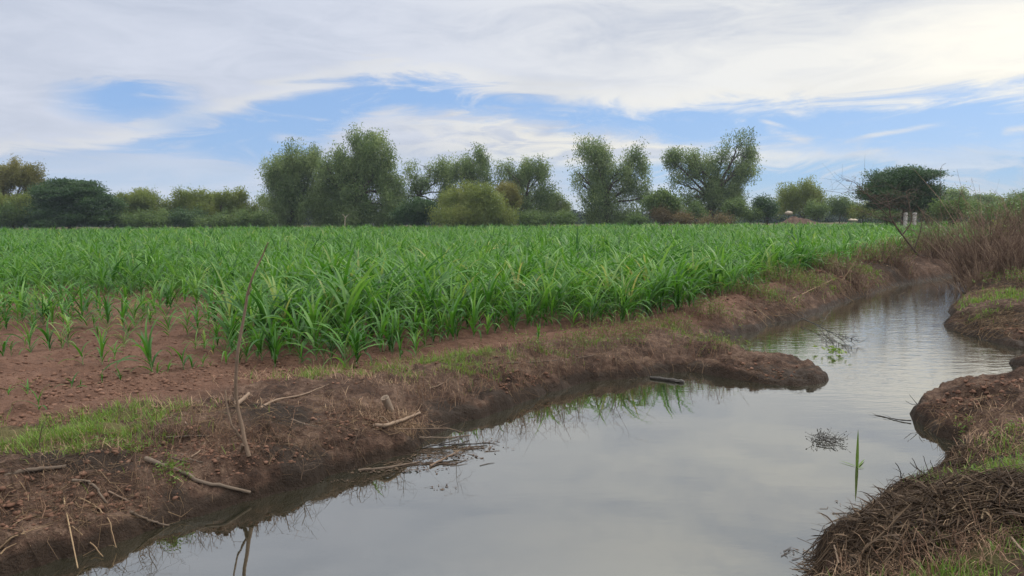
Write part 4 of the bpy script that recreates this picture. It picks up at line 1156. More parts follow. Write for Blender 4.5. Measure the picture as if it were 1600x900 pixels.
def build_grass():
    mb = MB(); tot = 0
    dry = MB()
    for px, py, rx, ry, a in GRASS_SPOTS:
        n = int(a * rx * ry * 5200) + 60
        XY = scatter(px, py, rx * 1.1, ry * 1.1, n, .36)
        clump = fbm(XY[:, 0] * 5, XY[:, 1] * 5, 2, 33)
        t = shore_dist(XY[:, 0], XY[:, 1])
        k = (clump > .42) & (t > .1)
        XY, clump = XY[k], clump[k]
        if not len(XY): continue
        B = np.column_stack([XY, height(XY[:, 0], XY[:, 1]) - .01])
        dist = math.hypot(*at_z(px, py, .36)[:2])
        h = (.045 + .16 * np.clip(clump - .42, 0, .3)) * RNG.uniform(.6, 1.5, len(XY)) * (1.0 + .02 * dist)
        blades(mb, B, RNG.uniform(0, 6.28, len(XY)), h * 1.2, RNG.uniform(.004, .0075, len(XY)) * max(1, dist / 8), np.radians(RNG.normal(72, 13, len(XY))), RNG.uniform(.2, 1.5, len(XY)), 3, 0,
               np.clip(RNG.normal(.42, .2, len(XY)), 0, 1))
    o = mb.build('grass', GRASS, None, True); tag(o, 'patches of short green grass on both canal banks', 'grass', kind='stuff')
    # straw coloured tussocks between the green
    for px, py, rx, ry, n in [(480, 600, .9, .3, 500), (620, 600, .8, .35, 500), (640, 640, .5, .3, 600), (870, 560, 1.2, .5, 220), (1050, 540, 1.2, .8, 250), (1480, 640, .6, .5, 500), (1570, 680, .6, .5, 700),
                              (1420, 880, .5, .3, 500), (1500, 880, .6, .3, 500), (1230, 585, .5, .35, 200), (1300, 450, 1.5, 1, 500), (80, 715, 1, .3, 400), (300, 650, 1, .3, 300), (1545, 470, .8, .8, 400), (1580, 450, 1.2, 1.2, 500)]:
        XY = scatter(px, py, rx, ry, n, .33)
        t = shore_dist(XY[:, 0], XY[:, 1]); XY = XY[t > .05]
        B = np.column_stack([XY, height(XY[:, 0], XY[:, 1]) - .01]); m = len(XY)
        blades(dry, B, RNG.uniform(0, 6.28, m), RNG.uniform(.05, .2, m), RNG.uniform(.003, .006, m), np.radians(RNG.normal(55, 25, m)), RNG.uniform(.2, 1.6, m), 3, 0, np.clip(RNG.normal(.7, .2, m), 0, 1))
    o = dry.build('dry_grass', DRYLEAF, None, True); tag(o, 'dry straw coloured grass blades on the banks', 'dry grass', kind='stuff')

def build_weeds():
    st, lv = MB(), MB()
    for px, py, rx, ry, n, hh in [(850, 552, .35, .2, 40, .22), (905, 540, .4, .25, 60, .25), (940, 528, .35, .2, 40, .3), (985, 535, .25, .15, 40, .28), (1010, 522, .3, .2, 30, .3), (1060, 507, .3, .2, 30, .3),
                                  (965, 580, .25, .1, 40, .14), (930, 585, .2, .1, 20, .1), (1165, 505, .35, .3, 50, .25), (1180, 514, .3, .2, 40, .15), (1110, 530, .5, .4, 60, .15), (1250, 491, .25, .2, 45, .2),
                                  (1095, 582, .12, .05, 16, .06), (1290, 440, 1.2, .8, 240, .5), (1345, 424, 1.3, .9, 260, .6), (1395, 410, 1.5, 1, 260, .7), (1225, 456, .9, .5, 200, .45), (1180, 470, .7, .4, 140, .35), (1450, 403, 1.5, .8, 160, .6), (1110, 492, .5, .3, 80, .3), (1590, 455, .8, .5, 90, .3),
                                  (270, 720, .12, .06, 30, .08), (180, 705, .3, .1, 40, .08), (1440, 634, .06, .05, 14, .12), (1505, 635, .12, .06, 10, .05), (790, 597, .12, .06, 20, .07), (760, 630, .1, .06, 14, .06), (1585, 665, .2, .12, 20, .10)]:
        XY = scatter(px, py, rx, ry, n, .36)
        XY = XY[shore_dist(XY[:, 0], XY[:, 1]) > .06]; n = len(XY)
        if not n: continue
        B = np.column_stack([XY, height(XY[:, 0], XY[:, 1])])
        H = hh * RNG.uniform(.5, 1.3, n)
        d = RNG.normal(0, .3, (n, 2)) * H[:, None]
        top = B + np.column_stack([d, H])
        mid = (B + top) / 2 + RNG.normal(0, .06, (n, 3)) * H[:, None]
        dist = math.hypot(*at_z(px, py, .36)[:2])
        r = .0022 * max(1, dist / 9)
        batch_tubes(st, np.stack([B, mid, top], 1), np.stack([np.full(n, r * 1.4), np.full(n, r), np.full(n, r * .5)], 1), 3, np.clip(RNG.normal(.4, .2, n), 0, 1))
        per = 9; s = RNG.uniform(.2, 1, (n, per, 1))
        C = (B[:, None] * (1 - s) + top[:, None] * s + RNG.normal(0, .02, (n, per, 3))).reshape(-1, 3)
        dd = RNG.normal(0, 1, (len(C), 3)); dd[:, 2] = np.abs(dd[:, 2]) * .5
        sz = RNG.uniform(.014, .034, len(C)) * (1 + .05 * max(0, dist - 7))
        leaf_quads(lv, C, dd, sz, sz * .5, np.clip(RNG.normal(.5, .2, len(C)), 0, 1))
    # thin brown weeds, mostly bare, along the crest of the left bank
    dw = MB()
    for px, py, rx, ry, n, hh in ((850, 570, .7, .25, 130, .26), (920, 558, .7, .25, 170, .32), (985, 552, .7, .25, 190, .36), (1050, 545, .6, .3, 90, .32), (1100, 535, .5, .3, 40, .26), (770, 590, .6, .25, 70, .2), (690, 605, .6, .25, 70, .18), (330, 680, .6, .2, 110, .16), (600, 640, .5, .3, 110, .16), (470, 690, .7, .3, 90, .12), (90, 760, .7, .3, 90, .16), (250, 740, .6, .3, 70, .12), (1470, 880, .4, .2, 60, .14), (1150, 510, .5, .4, 90, .3)):
        XY = scatter(px, py, rx, ry, n, .4); XY = XY[shore_dist(XY[:, 0], XY[:, 1]) > .15]; n = len(XY)
        B = np.column_stack([XY, height(XY[:, 0], XY[:, 1])]); H = hh * RNG.uniform(.4, 1.4, n)
        top = B + np.column_stack([RNG.normal(0, .35, (n, 2)) * H[:, None], H]); mid = (B + top) / 2 + RNG.normal(0, .08, (n, 3)) * H[:, None]
        r = .0024 * max(1, B[:, 1].mean() / 9) * RNG.uniform(.6, 1.4, n)
        batch_tubes(dw, np.stack([B, mid, top], 1), np.stack([r * 1.3, r, r * .5], 1), 3, np.clip(RNG.normal(.3, .22, n), 0, 1))
        for q in range(3):
            s = RNG.uniform(.3, 1, (n, 1)); S = B * (1 - s) + top * s; d = RNG.normal(0, 1, (n, 3)); d[:, 2] = np.abs(d[:, 2]); E = S + d * (H * .18)[:, None]
            batch_tubes(dw, np.stack([S, (S + E) / 2, E], 1), np.stack([r * .7, r * .6, r * .3], 1), 3, np.clip(RNG.normal(.3, .22, n), 0, 1))
    o = dw.build('dry_weeds', DRYLEAF); tag(o, 'thin brown leafless weeds on the crest of the left bank', 'dry weeds', kind='stuff')
    root = empty('bank_weeds', (0, 0, 0)); tag(root, 'leafy green weeds along the left bank', 'weeds', kind='stuff')
    st.build('stems', DRYLEAF, root); lv.build('leaves', WEED, root)
    for c in root.children: c['kind'] = 'stuff'

ICO_V = None
def clods(mb, XY, size, sink=.35):
    global ICO_V
    if ICO_V is None:
        p = (1 + 5 ** .5) / 2
        v = np.array([[-1, p, 0], [1, p, 0], [-1, -p, 0], [1, -p, 0], [0, -1, p], [0, 1, p], [0, -1, -p], [0, 1, -p], [p, 0, -1], [p, 0, 1], [-p, 0, -1], [-p, 0, 1]], float)
        ICO_V = v / np.linalg.norm(v[0])
    Fi = np.array([[0, 11, 5], [0, 5, 1], [0, 1, 7], [0, 7, 10], [0, 10, 11], [1, 5, 9], [5, 11, 4], [11, 10, 2], [10, 7, 6], [7, 1, 8], [3, 9, 4], [3, 4, 2], [3, 2, 6], [3, 6, 8], [3, 8, 9], [4, 9, 5], [2, 4, 11], [6, 2, 10], [8, 6, 7], [9, 8, 1]])
    N = len(XY)
    V = ICO_V[None] * RNG.uniform(.65, 1.25, (N, 12, 1)) * size[:, None, None] * RNG.uniform(.6, 1.3, (N, 1, 3))
    V[..., 2] *= .6
    V[..., :2] += XY[:, None]
    V[..., 2] += (height(XY[:, 0], XY[:, 1]) + size * sink)[:, None]
    F = (np.arange(N)[:, None, None] * 12 + Fi[None]).reshape(-1, 3)
    mb.add(V.reshape(-1, 3), F, np.repeat(np.clip(RNG.normal(.45, .18, N), 0, 1), 12))

def build_clods():
    mb = MB()
    def put(px, py, rx, ry, n, s0, s1, z=.36):
        XY = scatter(px, py, rx, ry, n, z)
        t = shore_dist(XY[:, 0], XY[:, 1]); XY = XY[t > .12]
        u = RNG.uniform(0, 1, len(XY))
        clods(mb, XY, s0 + (s1 - s0) * u ** 7, .15)
    put(60, 610, 1.6, .8, 1500, .006, .04); put(220, 600, 1.8, .9, 1800, .006, .038); put(400, 585, 1.8, .7, 1200, .006, .035); put(600, 572, 2.0, .5, 900, .006, .03); put(120, 560, 2.5, 1.2, 1300, .007, .04)
    put(330, 530, 2.5, 1.2, 900, .007, .035); put(750, 548, 2, .6, 600, .007, .03); put(30, 660, 1.3, .3, 700, .006, .035)
    put(1520, 630, .7, .45, 900, .006, .034, .25); put(1590, 620, .5, .4, 400, .006, .036, .25); put(1480, 640, .4, .3, 300, .006, .03, .2); put(1560, 700, .5, .4, 500, .006, .03, .3)
    put(120, 790, .9, .35, 1800, .005, .035, .25); put(350, 720, .9, .35, 1800, .005, .03, .25); put(620, 670, .9, .4, 1500, .005, .028, .25); put(850, 590, 1.1, .4, 1600, .006, .035, .25); put(1170, 570, .5, .4, 500, .007, .04, .2)
    put(1450, 850, .5, .25, 500, .006, .03, .3); put(1540, 800, .5, .3, 400, .006, .035, .5); put(1350, 862, .25, .12, 200, .005, .025, .2)
    put(1250, 480, 1.5, 1.0, 700, .01, .06, .3); put(1380, 440, 2.5, 1.5, 900, .012, .09, .4); put(1540, 510, .8, .8, 900, .01, .06, .3)
    o = mb.build('soil_clods', CLOD); tag(o, 'crumbs and clods of reddish brown soil', 'soil clods', kind='stuff')

def build_litter():
    mb = MB()
    for px, py, rx, ry, n, l0, l1, r0 in [(660, 655, .55, .35, 700, .05, .35, .0028), (600, 665, .7, .35, 500, .04, .22, .0022), (520, 650, .8, .4, 500, .03, .18, .002), (330, 690, .8, .4, 600, .03, .2, .0024), (300, 670, .5, .25, 200, .08, .3, .004),
                                      (80, 790, .8, .45, 700, .03, .25, .0024), (230, 770, .8, .35, 500, .03, .16, .002), (420, 700, .7, .35, 500, .03, .15, .002), (850, 580, 1.3, .5, 700, .04, .25, .0025), (1000, 560, 1.0, .5, 500, .04, .25, .003),
                                      (1200, 582, .55, .45, 450, .05, .4, .003), (1100, 560, .7, .5, 250, .04, .25, .003), (1520, 650, .6, .5, 450, .04, .25, .0025), (1560, 700, .5, .4, 500, .04, .3, .0025), (1270, 480, 1.4, 1.0, 600, .08, .6, .005),
                                      (1400, 440, 2.5, 1.8, 1100, .1, .7, .006), (1330, 455, 1.5, 1.0, 600, .08, .6, .005), (1540, 505, 1.0, .9, 1200, .06, .5, .004), (1570, 470, 1.2, .9, 900, .08, .5, .005), (1200, 490, .9, .6, 400, .06, .4, .004), (1500, 880, .5, .25, 700, .04, .22, .0018), (1420, 865, .4, .2, 400, .04, .2, .0018), (720, 600, 1, .4, 400, .04, .2, .0022)]:
        XY = scatter(px, py, rx, ry, int(n * (.38 if px < 1300 else .8)), .25)
        t = shore_dist(XY[:, 0], XY[:, 1]); XY = XY[t > .03]; m = len(XY)
        straw(mb, XY, RNG.uniform(0, 1, m) ** 1.8 * (l1 - l0) + l0, r0 * RNG.uniform(.6, 1.5, m) * .85, (-.004, .015), np.clip(RNG.normal(.30, .25, m), 0, 1), .10)
    o = mb.build('dry_litter', STRAW); tag(o, 'dry stalks and straw littering the banks', 'plant litter', kind='stuff')
    # the dark heap of raked-out water plants, bottom right
    mb = MB()
    for (c, r, a), n in zip(HEAP, (4200, 2600, 1500, 1200, 1200)):
        XY = c[:2] + RNG.normal(0, 1, (n, 2)) * np.array([r, r * .85]) * .52
        t = shore_dist(XY[:, 0], XY[:, 1]); XY = XY[t > -.06]; m = len(XY)
        # knots of stalks pointing one way, some thick, most thin, with torn leaf strips between
        bare = at_z(1530, 905, .35)[:2]
        lump = fbm(XY[:, 0] * 4, XY[:, 1] * 4, 2, 91)
        keep = (np.hypot(XY[:, 0] - bare[0], (XY[:, 1] - bare[1]) * 1.6) > .42 + .3 * (lump - .5)) & (lump > .30)
        XY, lump = XY[keep], lump[keep]; m = len(XY)
        straw(mb, XY, .04 + .42 * RNG.uniform(0, 1, m) ** 1.7, .0012 + .0075 * RNG.uniform(0, 1, m) ** 4, (-.015, .02), np.clip(RNG.beta(1.5, 2.6, m) + (RNG.uniform(0, 1, m) < .16) * .4, 0, 1), .16, .25, True, lump)
        q = m // 2; Q = XY[:q]
        B = np.column_stack([Q, height(Q[:, 0], Q[:, 1]) + RNG.uniform(.0, .05, q)])
        blades(mb, B, RNG.uniform(0, 6.28, q), RNG.uniform(.05, .22, q), RNG.uniform(.006, .018, q), RNG.normal(.35, .4, q), RNG.uniform(.2, 1.6, q), 4, 0, np.clip(RNG.beta(1.4, 2.6, q), 0, 1), 1.2, RNG.normal(0, 1.5, q))
    for px, py, n in ((1300, 880, 300), (1350, 840, 300), (1375, 812, 300), (1400, 800, 350), (1440, 785, 350), (1320, 868, 250)):
        XY = scatter(px, py, .2, .12, n, .1); t = shore_dist(XY[:, 0], XY[:, 1]); XY = XY[t > -.08]; m = len(XY)
        straw(mb, XY, RNG.uniform(.05, .3, m), RNG.uniform(.0015, .004, m), (0, .05), np.clip(RNG.beta(1.3, 3, m), 0, 1), .15, .2)
    for px, py, n, sp, l in ((1560, 500, 500, .8, .5), (1520, 515, 300, .5, .4), (1585, 465, 500, 1.0, .6), (1500, 490, 200, .4, .4), (1480, 690, 200, .2, .2), (1505, 708, 260, .22, .22), (1540, 690, 260, .3, .25),
                             (1330, 452, 300, 1.2, .6), (1400, 432, 400, 1.5, .8), (1250, 485, 250, .8, .5), (1180, 575, 200, .5, .35), (1250, 588, 200, .3, .3), (140, 830, 200, .5, .25), (300, 790, 200, .5, .2), (600, 700, 250, .4, .3), (850, 605, 200, .7, .3), (100, 760, 200, .5, .25), (450, 690, 200, .5, .2)):
        XY = scatter(px, py, sp, sp * .8, n, .25); t = shore_dist(XY[:, 0], XY[:, 1]); XY = XY[t > .0]; m = len(XY)
        straw(mb, XY, l * RNG.uniform(.15, 1, m), .0013 * max(1, .12 * px / 160) * RNG.uniform(.8, 3, m), (-.005, .025), np.clip(RNG.beta(1.5, 2.8, m), 0, 1), .12, .22)
    o = mb.build('plant_debris', DEBRIS); tag(o, 'dark raked out rotting stalks and roots, heaped at bottom right', 'plant debris', kind='stuff')
    # scraps afloat
    mb = MB()
    for px, py, rx, ry, n, s in [(690, 715, .35, .10, 170, .02), (740, 700, .25, .08, 90, .018), (620, 735, .4, .06, 130, .02), (690, 762, .16, .06, 16, .02), (1360, 795, .14, .12, 30, .016), (1345, 830, .12, .10, 34, .014), (1260, 868, .14, .1, 18, .014),
                                 (1240, 862, .1, .08, 12, .012), (1395, 785, .12, .08, 30, .016), (1308, 785, .06, .04, 7, .014), (1480, 710, .06, .05, 10, .014), (770, 690, .12, .06, 24, .016), (540, 752, .3, .05, 60, .014), (1000, 592, .3, .1, 24, .02), (1435, 440, .8, .3, 10, .06)]:
        XY = scatter(px, py, rx, ry, n, 0)
        a = RNG.uniform(0, 6.28, n); d = np.column_stack([np.cos(a), np.sin(a), RNG.normal(0, .06, n)])
        P = np.column_stack([XY, np.full(n, .005) + RNG.uniform(0, .004, n)])
        L = s * RNG.uniform(.5, 2.6, n); w = L * RNG.uniform(.25, .7, n)
        dd = d / np.linalg.norm(d, axis=1, keepdims=True); sv = np.column_stack([-dd[:, 1], dd[:, 0], RNG.normal(0, .1, n)])
        V = np.stack([P, P + dd * (L * .5)[:, None] + sv * (w * .5)[:, None], P + dd * L[:, None], P + dd * (L * .5)[:, None] - sv * (w * .5)[:, None]], 1)
        V[..., 2] = np.maximum(V[..., 2], .003)
        mb.add(V.reshape(-1, 3), np.arange(n)[:, None] * 4 + np.arange(4)[None], np.repeat(np.clip(RNG.beta(1.5, 3, n), 0, 1), 4))
    for px, py, rx, ry, n, l in [(700, 705, .4, .12, 60, .3), (650, 725, .4, .06, 50, .3), (1350, 810, .14, .14, 30, .14), (1255, 865, .16, .12, 14, .14), (1400, 785, .1, .06, 12, .15)]:
        XY = scatter(px, py, rx, ry, n, 0)
        a = RNG.normal(.25, .6, n); L = l * RNG.uniform(.3, 1, n)
        d = np.column_stack([np.cos(a), np.sin(a)]) * L[:, None] / 2
        P = np.empty((n, 3, 3)); P[:, 0, :2] = XY - d; P[:, 1, :2] = XY + RNG.normal(0, .01, (n, 2)); P[:, 2, :2] = XY + d; P[..., 2] = .004
        r = RNG.uniform(.0015, .004, n)
        batch_tubes(mb, P, np.stack([r, r, r * .5], 1), 3, np.clip(RNG.beta(1.5, 3, n), 0, 1))
    o = mb.build('floating_scraps', DEBRIS); tag(o, 'scraps of bark, leaf and stalk drifting on the water', 'floating scraps', kind='stuff')

def dry_bush(label, base_px, D, spread, hgt, n, mat=None, r=.006, lean=(0, 0), group=None, seed=1, cat='dry bush', tintm=.45, leaves=0):
    g = np.random.default_rng(seed)
    b = at_y(base_px, 440, D); b[2] = max(hz(b[0], b[1]), -.1)
    root = tag(empty('dry_bush', b), label, cat, group)
    mb = MB()
    s = g.normal(0, .45, (n, 2)) * spread
    B = np.column_stack([b[0] + s[:, 0], b[1] + s[:, 1] * .7, np.zeros(n)])
    B[:, 2] = height(B[:, 0], B[:, 1]) - .02
    H = hgt * (1 - .45 * np.clip(np.hypot(s[:, 0], s[:, 1]) / (spread * 1.2), 0, 1)) * g.uniform(.45, 1.12, n) * np.where(g.uniform(0, 1, n) < .07, 1.35, 1)
    d = g.normal(0, .34, (n, 2)) + s / spread * .22 + np.array(lean)
    ts = np.array([0, .35, .7, 1.0])
    P = np.empty((n, 4, 3))
    for i, t in enumerate(ts):
        P[:, i, :2] = B[:, :2] + d * H[:, None] * t ** 1.4 + g.normal(0, .03, (n, 2)) * (i > 0)
        P[:, i, 2] = B[:, 2] + H * t * (1 - .12 * t)
    rr = r * g.uniform(.6, 1.5, n)
    batch_tubes(mb, P, rr[:, None] * np.array([1.2, 1, .7, .35])[None], 3, np.clip(g.normal(tintm, .28, n), 0, 1))
    mb.build('stems', BRUSH if mat is None else mat, root, False, b)
    # fine side twigs
    tm = MB(); m = n * 5
    idx = g.integers(0, n, m); t = g.uniform(.25, 1, m) * 2.999
    i0 = t.astype(int); f = (t - i0)[:, None]
    S = P[idx, i0] * (1 - f) + P[idx, i0 + 1] * f
    L = hgt * g.uniform(.05, .2, m)
    dd = g.normal(0, 1.0, (m, 3)); dd[:, 2] = dd[:, 2] * .8 + .15; dd /= np.linalg.norm(dd, axis=1, keepdims=True)
    E = S + dd * L[:, None]; M = (S + E) / 2 + g.normal(0, .12, (m, 3)) * L[:, None]
    rt = r * .42 * g.uniform(.6, 1.3, m)
    batch_tubes(tm, np.stack([S, M, E], 1), np.stack([rt, rt * .8, rt * .4], 1), 3, np.clip(g.normal(tintm - .05, .2, m), 0, 1))
    if leaves:
        q = g.integers(0, m, leaves)
        leaf_quads(tm, E[q] + g.normal(0, .03, (leaves, 3)), g.normal(0, 1, (leaves, 3)), g.uniform(.03, .09, leaves), g.uniform(.015, .04, leaves), np.clip(g.normal(tintm + .1, .2, leaves), 0, 1))
    tm.build('twigs', BRUSH if mat is None else mat, root, False, b)
    return root

def build_banks():
    build_grass(); build_weeds(); build_clods(); build_litter()
    # --- the forked stick that stands on the left bank
    upright('forked_stick', 'bare stick', 'tall thin bare sapling with a short side fork standing on the left bank',
            [([(389, 713), (383, 689), (372, 640), (368, 600), (372, 547), (381, 498), (387, 460), (397, 427), (410, 400), (419, 379)], .020, .0045),
             ([(381, 690), (368, 672), (361, 662), (354, 630), (352, 609)], .011, .006), ([(381, 694), (377, 708), (384, 728)], .019, .015),
             ([(368, 632), (365, 620), (364, 612)], .006, .004), ([(386, 465), (392, 452), (392, 444)], .005, .003)], WOOD, .55)
    G = 'weathered branches lying on the left bank'
    ground_stick('fallen_branch', 'branch', 'longest weathered branch lying slantwise down the left bank to the water', [(228, 720), (253, 731), (283, 741), (320, 758), (352, 767), (391, 774)], .026, .017, GREYWOOD, .9, .004, .6, G)
    ground_stick('fallen_branch', 'branch', 'thick branch at the left picture edge below the grass', [(-25, 757), (40, 741), (103, 735)], .027, .02, GREYWOOD, .9, .004, .45, G)
    ground_stick('fallen_branch', 'branch', 'short crooked grey branch on the bank at lower left', [(113, 755), (143, 767), (168, 789)], .017, .011, GREYWOOD, .9, .003, .6, G)
    ground_stick('fallen_branch', 'branch', 'thin stick on bare mud above the short dark one at the waterline', [(170, 773), (200, 785), (231, 798)], .008, .006, WOOD, .9, .002, .5, G)
    ground_stick('fallen_branch', 'branch', 'dark stick lying just above the waterline at lower left', [(203, 803), (233, 817), (264, 823)], .013, .009, GREYWOOD, .9, .003, .5, G)
    ground_stick('fallen_branch', 'branch', 'bent bleached branch pointing to the grass right of the forked stick', [(407, 639), (433, 628), (467, 622), (497, 610), (514, 602)], .017, .006, WOOD, 1.0, .003, .7, G, 2)
    ground_stick('wood_stub', 'wood stub', 'short thick pale wood stub leaning behind the forked stick', [(369, 642), (379, 630), (389, 620)], .028, .026, WOOD, 1.3, .0, .7)
    ground_stick('fallen_branch', 'branch', 'stick lying level on pale bank soil left of the forked stick', [(258, 688), (300, 689), (334, 689)], .010, .006, GREYWOOD, .9, .003, .4, G)
    ground_stick('fallen_branch', 'branch', 'bleached short stick below the end of the left grass strip', [(289, 662), (303, 678)], .010, .007, WOOD, .9, 0, .85, G)
    ground_stick('fallen_branch', 'branch', 'dark stick slanting across another on the bank left of the forked stick', [(283, 711), (300, 721), (317, 729)], .011, .007, GREYWOOD, .9, .002, .35, G)
    ground_stick('fallen_branch', 'branch', 'level dark twig crossing under the slanting dark stick', [(266, 722), (300, 724)], .007, .005, GREYWOOD, .9, .001, .3, G)
    ground_stick('fallen_branch', 'branch', 'pale twig leaning up from the crossed dark sticks', [(299, 719), (311, 707), (321, 695)], .007, .004, WOOD, 1.2, 0, .8, G)
    ground_stick('fallen_branch', 'branch', 'thin stick along the end of the left grass strip', [(229, 664), (268, 655)], .008, .005, WOOD, .9, .002, .6, G)
    ground_stick('fallen_branch', 'branch', 'buried grey root end right of the black burnt patch', [(455, 658), (478, 664), (497, 670)], .014, .010, GREYWOOD, .7, .003, .5, G)
    ground_stick('split_log', 'log', 'broken pale log with a splintered end by the twig raft', [(585, 672), (605, 669), (630, 660), (656, 650)], .026, .019, WOOD, 1.2, .003, .8, None, 2)
    ground_stick('fallen_branch', 'branch', 'forked stick on the bank crest above the twig raft', [(671, 609), (690, 603), (703, 592)], .011, .007, WOOD, 1.0, .003, .6, G, 3)
    ground_stick('fallen_branch', 'branch', 'long thin dead stem lying along the far bank crest', [(790, 572), (860, 565), (930, 557)], .012, .008, GREYWOOD, 1.0, .004, .5, G)
    # the clay pipe end sticking out of the bank
    b = gp(609, 640); e = at_y(601, 621, b[1] - .06)
    mb = MB(); ax = e - b; s = b - ax * .4
    V, Fq = tube(np.array([s, b, e]), [.043, .043, .044], 16); mb.add(V, Fq, .6)
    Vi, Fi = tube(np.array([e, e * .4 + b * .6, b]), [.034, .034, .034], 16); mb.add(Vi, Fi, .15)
    n0 = V.shape[0] - 16
    rim = np.vstack([V[-16:], Vi[:16]]); mb.add(rim, np.array([[k, (k + 1) % 16, 16 + (k + 1) % 16, 16 + k] for k in range(16)]), .5)
    # closed end inside
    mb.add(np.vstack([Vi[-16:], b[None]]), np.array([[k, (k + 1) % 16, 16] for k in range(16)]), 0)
    o = mb.build('drain_pipe', PIPE, None, True, b); o.location = b; tag(o, 'short open pipe end poking out of the left bank', 'pipe')
    # straws and stalks hanging over the near left edge
    GH = 'dry stalks on the near left bank'
    ground_stick('dry_stalk', 'dry stalk', 'straight pale yellow stalk hanging over the waterline at lower left', [(100, 787), (110, 838), (122, 893)], .0055, .004, STRAW, 4, 0, .85, GH)
    ground_stick('dry_stalk', 'dry stalk', 'bent tan stalk reaching down to the water right of the pale yellow one', [(123, 787), (147, 797), (170, 830), (182, 863)], .006, .003, STRAW, 4, .002, .6, GH, 4)
    ground_stick('dry_stalk', 'dry stalk', 'thin tan stalk on the mud between the pale yellow and the bent stalk', [(113, 833), (143, 857), (161, 873)], .005, .003, STRAW, 2, .001, .55, GH)
    ground_stick('dry_stalk', 'dry stalk', 'dry stalk slanting up from the bottom left corner', [(0, 864), (20, 850), (38, 837)], .007, .005, STRAW, 2, .001, .7, GH)
    ground_stick('dry_stalk', 'dry stalk', 'arched dry stalk right at the bottom left corner', [(3, 893), (10, 868), (26, 858)], .006, .003, STRAW, 5, .001, .6, GH)
    # thin stems standing on the left bank
    GU = 'thin dead stems standing on the left bank'
    for pts, lab in [([(63, 732), (62, 690), (66, 668), (76, 646)], 'thin dark dead stem standing in the left grass'),
                     ([(632, 645), (629, 612), (627, 579)], 'thin dark stem standing beside the pipe end'),
                     ([(661, 639), (660, 611)], 'short dead stem right of the pipe end'),
                     ([(700, 614), (701, 598), (701, 571)], 'straight dark stem on the bank crest below the front maize'),
                     ([(722, 628), (713, 600), (711, 562), (713, 530)], 'tallest reddish dead stem before the front maize'),
                     ([(786, 598), (781, 582), (777, 569)], 'leaning dead stem on the bank right of the reddish one'),
                     ([(766, 597), (768, 574)], 'short straight dead stem on the bank right of the reddish one'),
                     ([(842, 592), (846, 570), (843, 556)], 'short dead stem above the waterline near the floating log'),
                     ([(240, 700), (241, 682), (246, 668)], 'short twiggy dead stem on the left bank below the grass'),
                     ([(905, 590), (902, 565), (906, 540)], 'twiggy dead stem on the bank face left of the floating log'),
                     ([(935, 588), (940, 560), (936, 535)], 'second twiggy dead stem on the bank, beside the leafy weeds'),
                     ([(965, 583), (962, 555), (970, 530)], 'tall twiggy dead stem on the bank just before the floating log'),
                     ([(1000, 580), (1004, 556), (998, 540)], 'thin dead stem on the bank behind the floating log'),
                     ([(1045, 576), (1042, 556), (1048, 536)], 'dead stem on the bank right of the floating log'),
                     ([(1075, 574), (1078, 556)], 'short dead stem where the spit leaves the bank'),
                     ([(812, 618), (815, 590), (810, 570)], 'dark dead stem on the burnt bank slope above the water'),
                     ([(875, 596), (872, 570), (880, 548)], 'crooked dead stem between the burnt slope and the leafy weeds'),
                     ([(560, 720), (556, 690), (562, 670)], 'dead stem at the waterline left of the twig raft'),
                     ([(470, 752), (474, 725), (468, 706)], 'dead stem above the waterline below the burnt patch'),
                     ([(232, 800), (228, 770), (238, 745)], 'twiggy dead stem on the near left mud by the waterline'),
                     ([(1183, 500), (1183, 486), (1184, 480)], 'short dark stake at the water edge past the spit')]:
        b = gp(*pts[0]); k = max(1.0, b[1] / 8)
        upright('dead_stem', 'dead stem', lab, [(pts, .0042 * k, .002 * k)], WOOD, .3, GU, base=b, fuzz=0 if 'stake' in lab else (12 if 'twiggy' in lab else 7), seed=int(pts[0][0]))
    # --- twig raft at the foot of the left bank
    GT = 'dead branches of the raft against the left bank'
    for i, (pts, r, lab, m) in enumerate([
            ([(555, 671, .28), (630, 670, .2), (694, 669, .12), (723, 675, .02)], .006, 'long straight tan stem reaching from the bank over the raft', WOOD),
            ([(655, 684, .06), (700, 684, .05), (733, 680, .03)], .012, 'grey brown stick, uppermost on the water in the raft', GREYWOOD),
            ([(660, 700, .02), (695, 692, .03), (731, 682, .04)], .011, 'dark slanting stick in the middle of the raft', CHAR),
            ([(686, 695, .02), (720, 694, .02), (761, 693, .01)], .010, 'dark stick pointing out of the raft into open water', CHAR),
            ([(672, 728, .01), (695, 716, .02), (717, 704, .05)], .011, 'pale forked stick at the outer rim of the raft', WOOD),
            ([(560, 735, .01), (610, 730, .01), (655, 722, .01)], .012, 'wet grey stick along the inner rim of the raft', GREYWOOD)]):
        water_stick('raft_branch', 'branch', lab, pts, r, r * .5, m, .002, .5, GT, 4, 20 + i)
    # --- things in the water
    water_stick('floating_log', 'log', 'short charred log floating off the left bank', [(1016, 590, .015), (1035, 592, .02), (1055, 595, .018), (1069, 597, .012)], .022, .030, CHAR, .002, .5, None, 2, 5)
    p = at_z(1339, 729, 0)
    mb = MB()
    blades(mb, np.array([p - [0, 0, .05]] * 1), np.array([1.2]), np.array([.40]), np.array([.028]), np.radians(np.array([88.0])), np.array([.06]), 6, .15, .05)
    a = at_z(1334, 729, .006)
    for (q0, q1) in (((1336, 728), (1311, 719)), ((1342, 728), (1351, 717)), ((1340, 731), (1351, 729))):
        a, c = at_z(*q0, .006), at_z(*q1, .012); d = c - a
        blades(mb, np.array([a]), np.array([math.atan2(d[1], d[0])]), np.array([np.linalg.norm(d)]), np.array([.016]), np.array([.05]), np.array([.06]), 4, .1, .3)
    o = mb.build('reed_shoot', WEED, None, True, p); o.location = p; tag(o, 'single green reed blade standing in open water with two leaves afloat', 'reed')
